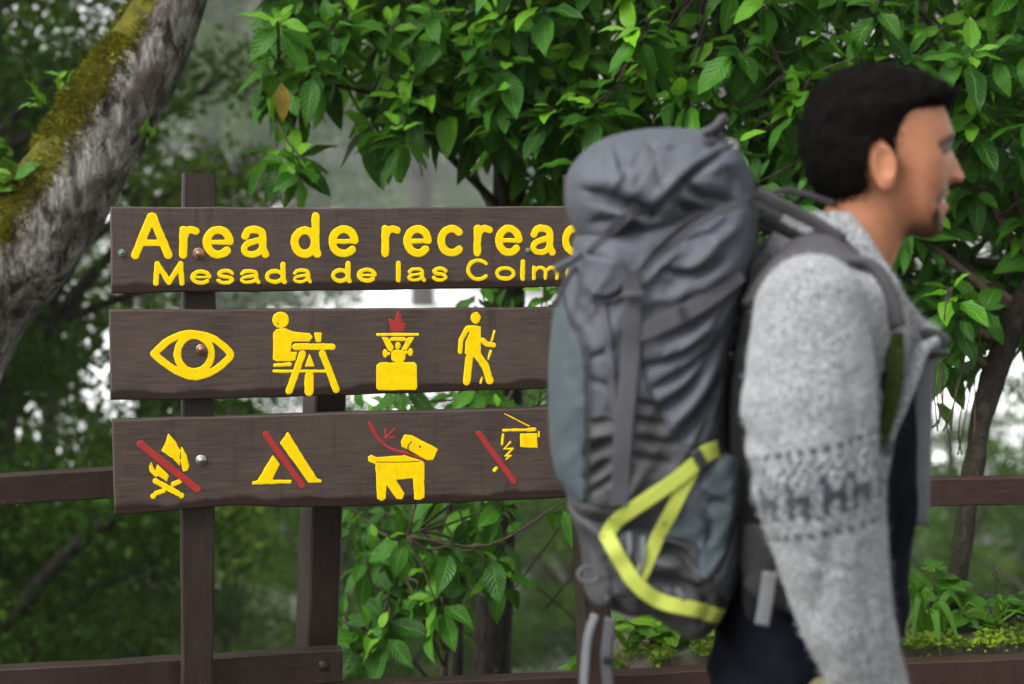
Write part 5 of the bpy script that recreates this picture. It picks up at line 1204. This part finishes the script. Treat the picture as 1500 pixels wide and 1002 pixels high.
class Solid:
    """A stuffed bag: an outline in profile, filled out to half-width hw, with creases pressed into its sides."""
    def __init__(s, poly, hw, rnd, pw, creases=(), k=4): s.w = W(*smooth_path(poly, k, True).T, PY)[:, [0, 2]]; s.hw, s.rnd, s.pw = hw, rnd, pw; s.cr = [(W(*smooth_path(c, 4).T, PY)[:, [0, 2]], a, w * 0.00089) for c, a, w in creases]
    def disp(s, G):
        d = 0.0025 * fbm(np.concatenate([G, np.zeros(G.shape[:-1] + (1,))], -1).reshape(-1, 3), 26, 4, 71).reshape(G.shape[:-1])
        u = (G[..., 0] * 0.55 + G[..., 1] * 0.83); w_ = (G[..., 0] * 0.83 - G[..., 1] * 0.55)
        d = d + 0.0068 * (0.5 - np.abs(vnoise(np.stack([u * 0.28, w_, 0 * u], -1).reshape(-1, 3) + 3.3, 34, 77))).reshape(G.shape[:-1]) + 0.0036 * (0.5 - np.abs(vnoise(np.stack([u * 0.4, w_, 0 * u], -1).reshape(-1, 3), 75, 78))).reshape(G.shape[:-1])
        for c, a, w in s.cr:
            q, t = line_d(G, c, True); d = d + 1.55 * a * np.exp(-(q / (0.88 * w)) ** 2) * (0.35 + 0.65 * np.sin(np.pi * np.clip(t, 0.03, 0.97)) ** 0.6)
        return d
    def height(s, G, grow=0.0):
        t = np.clip(1 + (poly_sd(G, s.w) - grow) / s.rnd, 0, 1); return (s.hw + grow) * (1 - t ** s.pw) ** (1 / s.pw) + s.disp(G) * np.clip(3 * (1 - t), 0, 1)
    def field(s, ax, grow=0.0):
        G = np.stack(np.meshgrid(ax[0], ax[2], indexing='ij'), -1); t = np.clip(1 + (poly_sd(G, s.w) - grow) / s.rnd, 0, None)
        y = np.abs(ax[1] - MY)[None, :, None] - (s.disp(G) * np.clip(3 * (1 - t), 0.0, 1))[:, None, :]
        return (((t ** s.pw)[:, None, :] + (np.clip(y, 0, None) / (s.hw + grow)) ** s.pw) ** (1 / s.pw) - 1) * min(s.rnd, s.hw)
    def axes(s, h, m=0.012, box=None):
        w = s.w if box is None else box; lo, hi = w.min(0) - m, w.max(0) + m
        return [np.arange(lo[0], hi[0], h), np.arange(MY - s.hw - 0.03, MY + s.hw + 0.03, h), np.arange(lo[1], hi[1], h)]
h = 0.0032
main = Solid(BODY, 0.152, 0.085, 2.6, CR_BODY); lid = Solid(LID, 0.158, 0.105, 2.3, CR_LID); bot = Solid(BOT, 0.140, 0.075, 2.5, CR_BOT)
for nm, s_, mt in (('main_compartment', main, 'nylon'), ('lid', lid, 'nylon'), ('bottom_compartment', bot, 'nylon_dark')):
    ax = s_.axes(h); build(nm, s_.field(ax), ax, h, M[mt], pack)
def patch(name, s_, poly, grow, mat, k=3, h=0.0032, rnd=0.004, extra=None):
    """A panel sewn on: the bag's surface raised by grow, inside an outline."""
    w = W(*(smooth_path(poly, k, True) if k else np.array(poly, float)).T, PY)[:, [0, 2]]; ax = s_.axes(h, 0.010, w)
    G = np.stack(np.meshgrid(ax[0], ax[2], indexing='ij'), -1); e = poly_sd(G, w)
    F = s_.field(ax, grow); A_ = F + rnd; B_ = np.broadcast_to((e + rnd)[:, None, :], F.shape)
    F = np.sqrt(np.clip(A_, 0, None) ** 2 + np.clip(B_, 0, None) ** 2) + np.minimum(np.maximum(A_, B_), 0) - rnd
    return build(name, F, ax, h, mat, pack)[0]
patch('front_panel', main, [(800, 440), (826, 425), (829, 452), (838, 482), (852, 502), (857, 540), (857, 640), (857, 722), (846, 730), (826, 712), (800, 690)], 0.004, M['teal'], 2)
patch('lower_panel', main, [(858, 735), (858, 600), (896, 596), (940, 548), (966, 606), (1003, 647), (1020, 690), (960, 740), (900, 775), (850, 764), (826, 722)], 0.0015, M['nylon_dark'], 2)
patch('flap_pocket', main, [(846, 380), (862, 373), (900, 378), (914, 392), (912, 412), (898, 426), (876, 432), (858, 426), (848, 408)], 0.012, M['nylon'], 4, 0.0028)
patch('flap_binding', main, [(843, 384), (850, 410), (860, 428), (877, 436), (900, 430), (914, 415), (918, 420), (904, 434), (878, 440), (856, 432), (844, 410)], 0.010, M['web'], 3, 0.0028)
bag = Solid(BOT, 0.146, 0.070, 2.6, [([(1000, 705), (1030, 720), (1055, 730)], -.006, 8), ([(1020, 740), (1035, 760), (1030, 780)], -.008, 6), ([(1060, 690), (1070, 720), (1050, 770)], .006, 14), ([(1048, 668), (1020, 700), (990, 724)], -.003, 3)])
bag.w = W(*smooth_path([(940, 640), (1050, 630), (1094, 660), (1098, 740), (1094, 830), (1060, 900), (940, 900)], 4, True).T, PY)[:, [0, 2]]
patch('side_pocket', bag, [(990, 724), (1020, 694), (1050, 661), (1078, 668), (1090, 690), (1090, 726), (1074, 758), (1052, 808), (1034, 836), (1018, 830), (1014, 788), (966, 774), (968, 752)], 0.004, M['teal'], 3)
patch('side_panel', bag, [(1074, 760), (1100, 745), (1100, 800), (1088, 850), (1066, 880), (1046, 850), (1040, 830), (1054, 808)], 0.001, M['nylon'], 2)
surf_solids = (main, lid, bot, bag)
def topY(px, py, lift=0.0, solids=surf_solids):
    """World point on the near side of the rucksack under a pixel."""
    w = W(px, py, PY)[:, [0, 2]]; hgt = np.max([s_.height(w) for s_ in solids], 0) + lift
    q = np.stack([w[:, 0], MY - hgt, w[:, 1]], 1); return q
def smooth1(a, k=3):
    for _ in range(k): a = np.concatenate([a[:1], (a[:-2] + 2 * a[1:-1] + a[2:]) / 4, a[-1:]])
    return a
def ribbon_pts(p, sd, nr, w, th):
    """Flat webbing: centre line p, width direction sd, outward nr."""
    w = np.broadcast_to(np.asarray(w, float), (len(p),))[:, None]
    prof = [(-1, -.5), (-1, .3), (-.85, .5), (.85, .5), (1, .3), (1, -.5)]
    v = np.stack([p + sd * w / 2 * a + nr * th * b for a, b in prof], 1).reshape(-1, 3); n = len(prof)
    f = [[i * n + j, (i + 1) * n + j, (i + 1) * n + (j + 1) % n, i * n + (j + 1) % n] for i in range(len(p) - 1) for j in range(n)]
    return v, f + [list(range(n)), [(len(p) - 1) * n + j for j in range(n)][::-1]]
def webbing(name, pts, wpx, mat, lift=0.004, th=0.0025, solids=surf_solids, sm=6, parent=None):
    q = smooth_path(pts, 8); p = topY(q[:, 0], q[:, 1], lift, solids); p[:, 1] = smooth1(p[:, 1], sm)
    t_ = unit(np.gradient(p, axis=0)); nr = np.tile([0, -1.0, 0], (len(p), 1)); sd_ = unit(np.cross(t_, nr)); nr = unit(np.cross(sd_, t_)); nr *= np.sign(-nr[:, 1:2])
    v, f = ribbon_pts(p, sd_, nr, wpx * 0.00085, th); return child(name, new_mesh(name, v, f, False), mat, parent or pack)
webbing('lime_strap', [(1014, 666), (985, 688), (945, 716), (905, 748), (884, 778)], 22, M['lime'], 0.010)
webbing('lime_strap', [(1010, 672), (988, 712), (968, 755), (948, 800), (930, 838)], 21, M['lime'], 0.006)
webbing('lime_strap', [(884, 770), (902, 802), (926, 838), (960, 864), (1005, 874), (1030, 884), (1054, 896)], 23, M['lime'], 0.012)
webbing('lime_tag', [(1018, 659), (1030, 653), (1045, 650)], 26, M['lime'], 0.013)
webbing('buckle', [(1010, 664), (1022, 657)], 30, M['plastic'], 0.017, 0.006)
webbing('front_webbing', [(919, 436), (919, 500), (912, 580), (906, 650), (903, 728)], 27, M['web'], 0.006)
webbing('thin_webbing', [(878, 440), (884, 480), (888, 520), (893, 570), (898, 610)], 11, M['web'], 0.006)
webbing('compression_strap', [(930, 484), (960, 470), (1000, 450), (1040, 426), (1078, 398)], 25, M['web'], 0.004, 0.0025)
webbing('compression_strap', [(862, 372), (886, 345), (906, 322), (930, 300)], 17, M['web'], 0.004)
webbing('compression_strap', [(930, 408), (962, 372), (1000, 340), (1044, 314), (1090, 300)], 13, M['web'], 0.003)
webbing('strap_slider', [(988, 456), (996, 452)], 28, M['plastic'], 0.007, 0.004)
b_ = webbing('clip', [(920, 392), (920, 432)], 26, M['plastic'], 0.016, 0.007)
webbing('clip_bar', [(906, 424), (935, 424)], 9, M['web'], 0.021, 0.004)
webbing('lid_webbing', [(1070, 214), (1040, 233), (1008, 256), (980, 284), (955, 315)], 9, M['nylon_dark'], 0.001)
webbing('edge_piping', [(1118, 330), (1112, 380), (1098, 432), (1086, 480)], 10, M['nylon_dark'], 0.003)
for pts, lf in (([(938, 520), (941, 545), (952, 575), (967, 606), (985, 634), (1003, 647)], .002), ([(953, 222), (957, 258), (967, 292)], .002), ([(858, 500), (858, 600), (858, 722)], .007), ([(830, 452), (838, 482), (852, 502), (858, 530)], .007), ([(830, 712), (850, 728), (876, 738), (920, 735)], .006), ([(850, 286), (900, 306), (952, 316)], .001), ([(848, 600), (850, 650), (852, 700)], .006), ([(968, 752), (966, 774), (1014, 788)], .006)): webbing('seam', pts, 3.2, M['nylon_dark'], lf, 0.002, surf_solids, 2)
# inner straps and creased cord under the lime straps
for a, b in (((938, 775), (930, 830)), ((918, 770), (912, 815)), ((985, 845), (1000, 885))): webbing('cord', [a, ((a[0] + b[0]) / 2 + 3, (a[1] + b[1]) / 2), b], 7, M['pale_web'], 0.006, 0.005)
# back panel, eyelets, straps
ax, P = grid(W(1060, 960, PY) - (0, 0.12, 0), W(1190, 330, PY) + (0, 0.24, 0), 0.005)
sb = sd_xz(ax, [(1098, 380), (1132, 378), (1165, 372), (1140, 420), (1112, 480), (1100, 560), (1098, 640), (1110, 720), (1120, 800), (1112, 880), (1090, 900), (1080, 800), (1070, 700), (1066, 600), (1074, 520), (1086, 440)], PY, 3)
build('back_panel', np.maximum(sb[:, None, :] + 0 * P[..., 0], np.abs(P[..., 1] - MY) - 0.118), ax, 0.005, M['black'], pack)
webbing('daisy_strip', [(1092, 420), (1083, 470), (1074, 525), (1070, 590), (1070, 640)], 19, M['black'], 0.004, 0.003, (main,))
for x, y in ((1087, 443), (1082.5, 470), (1078, 497), (1073.5, 523)):
    c = topY(np.array([float(x)]), np.array([float(y)]), 0.010, (main,))[0]; g = Geo(); a = np.arange(17) * 2 * np.pi / 16; g.tube(c + 0.0036 * np.stack([np.cos(a), 0 * a, np.sin(a)], 1), 0.0014, 6, False); child('eyelet', g.mesh('eyelet'), M['steel'], pack)
c = topY(np.array([1074.]), np.array([213.]), 0.006, (lid,))[0]; g = Geo(); a = np.arange(17) * 2 * np.pi / 16; g.tube(c + 0.005 * np.stack([np.cos(a), 0 * a, np.sin(a)], 1), 0.0024, 6, False); child('eyelet', g.mesh('eyelet'), M['steel'], pack)
webbing('cord', [(1060, 200), (1050, 192), (1042, 206), (1030, 212)], 10, M['nylon_dark'], 0.008, 0.007, (lid,))
g = Geo(); g.tube(smooth_path([W(1030, 196, 2.2), W(1048, 186, 2.2), W(1060, 172, 2.2), W(1052, 190, 2.21), W(1034, 200, 2.22)], 6), 0.006, 8); child('haul_loop', g.mesh('haul_loop'), M['nylon_dark'], pack)
def band(name, pts, sd0, w, th, mat, k=8, parent=None):
    """A padded strap in space through world points; sd0 is the width direction at each point."""
    p = smooth_path(pts, k); s0 = smooth_path(sd0, k); t_ = unit(np.gradient(p, axis=0)); sd_ = unit(s0 - t_ * (s0 * t_).sum(1)[:, None]); nr = np.cross(sd_, t_)
    w_ = np.interp(np.linspace(0, 1, len(p)), np.linspace(0, 1, len(w)), w) if hasattr(w, '__len__') else np.full(len(p), w)
    a = np.arange(16) * 2 * np.pi / 16; sq = lambda c: np.sign(c) * np.abs(c) ** 0.6
    v = (p[:, None] + (w_[:, None, None] / 2) * sq(np.cos(a))[None, :, None] * sd_[:, None] + th / 2 * sq(np.sin(a))[None, :, None] * nr[:, None]).reshape(-1, 3); n = 16
    f = [[i * n + j, i * n + (j + 1) % n, (i + 1) * n + (j + 1) % n, (i + 1) * n + j] for i in range(len(p) - 1) for j in range(n)] + [list(range(n))[::-1], [(len(p) - 1) * n + j for j in range(n)]]
    return child(name, new_mesh(name, v, f), mat, parent or pack)
for sgn in (1, -1):
    F_ = (lambda q: np.array(q)) if sgn > 0 else (lambda q: mir(np.array(q)))
    Dd = (lambda q: np.array(q, float)) if sgn > 0 else (lambda q: np.array(q, float) * (1, -1, 1))
    band('shoulder_strap', F_([A(1092, 445, 2.19), A(1128, 396, 2.185), A(1170, 368, 2.18), A(1218, 362, 2.175), A(1258, 386, 2.17), A(1290, 430, 2.150), A(1308, 482, 2.140)]), Dd([[0, -1, .1], [-.1, -1, -.1], [-.2, -1, -.45], [.0, -1, -.6], [.45, -1, -.5], [.6, -1, -.2], [.5, -1, 0]]), [0.05, 0.062, 0.066, 0.066, 0.062, 0.055, 0.045], 0.018, M['strap'])
    band('strap_lining', F_([A(1309, 488, 2.138), A(1311, 520, 2.135), A(1308, 570, 2.13), A(1298, 620, 2.13), A(1280, 670, 2.13)]), Dd([[1, -.5, 0]] * 5), [0.024, 0.024, 0.022, 0.018, 0.014], 0.010, M['lining'] if 'lining' in M else M.setdefault('lining', simple_mat('green_mesh', (0.026, 0.034, 0.006, 1), 0.8, 0.1, 0.95, 260.0)))
    band('load_lifter', F_([A(1108, 282, 2.2), A(1140, 298, 2.195), A(1190, 324, 2.19), A(1236, 352, 2.18)]), Dd([[0, -.5, 1]] * 4), 0.018, 0.008, M['strap'])
    band('load_lifter', F_([A(1114, 318, 2.21), A(1140, 332, 2.21), A(1178, 352, 2.2)]), Dd([[0, -.5, 1]] * 3), 0.016, 0.008, M['black'])
    band('hip_belt', F_([A(1080, 800, 2.2), A(1108, 815, 2.15), A(1135, 850, 2.13), A(1200, 880, 2.12)]), Dd([[0, 0, 1]] * 4), [0.05, 0.09, 0.07, 0.05], 0.016, M['black'])
for F_, d_ in ((lambda q: np.array(q), 1), (lambda q: mir(np.array(q)), -1)): band('lapel', F_([A(1374, 499, 2.17), A(1352, 512, 2.165), A(1338, 545, 2.16), A(1320, 588, 2.155), A(1298, 634, 2.15), A(1278, 700, 2.15)]), [[.8, -.5 * d_, .2]] * 6, [.012, .018, .020, .022, .026, .03], 0.012, M['wool'], 8, man)
band('adjuster', [A(1130, 282, 2.26), A(1165, 280, 2.26), A(1225, 300, 2.26)], [[0, -.3, 1]] * 3, 0.008, 0.004, M['strap'])
band('sternum_buckle', [A(1338, 484, 2.21), A(1358, 492, 2.21), A(1382, 505, 2.22)], [[-.3, -.5, 1]] * 3, [0.024, 0.030, 0.026], 0.020, M['strap'])
band('sternum_clip', [A(1346, 512, 2.2), A(1366, 516, 2.2), A(1384, 516, 2.21)], [[0, -.3, 1]] * 3, [0.012, 0.014, 0.010], 0.016, M['plastic'])
band('sternum_webbing', [A(1356, 515, 2.205), A(1353, 600, 2.205), A(1350, 690, 2.205), A(1347, 770, 2.205)], [[1, -.3, 0]] * 4, 0.0235, 0.0022, M['pale_web'])
band('belt_webbing', [A(1128, 838, 2.1), A(1122, 880, 2.1), A(1116, 916, 2.1)], [[1, -.2, .2]] * 3, 0.018, 0.003, M['pale_web'])
band('loose_webbing', [A(872, 900, 2.17), A(862, 930, 2.17), A(857, 975, 2.17), A(853, 1040, 2.17)], [[1, -.4, 0]] * 4, 0.011, 0.004, M['pale_web'])
band('loose_webbing', [A(894, 905, 2.2), A(890, 940, 2.2), A(888, 965, 2.2), A(894, 1040, 2.2)], [[1, -.4, 0]] * 4, 0.015, 0.003, M['web'])
band('strap_slider', [A(883, 966, 2.195), A(900, 968, 2.195)], [[0, -.3, 1]] * 2, 0.010, 0.006, M['plastic'])
band('loose_webbing', [A(852, 372, 2.17), A(835, 384, 2.16), A(812, 396, 2.15)], [[0, -.3, 1]] * 3, 0.012, 0.004, M['pale_web'])
band('loose_webbing', [A(842, 392, 2.19), A(828, 415, 2.18), A(812, 448, 2.17)], [[.7, -.3, .6]] * 3, 0.010, 0.004, M['black'])
g = Geo(); a = np.linspace(0, 2 * np.pi, 20); c = A(862, 842, 2.17); g.tube(c + np.stack([0.013 * np.cos(a), 0.004 * np.sin(a), 0.010 * np.sin(a)], 1), 0.0026, 8); child('cord_loop', g.mesh('cord_loop'), M['web'], pack)
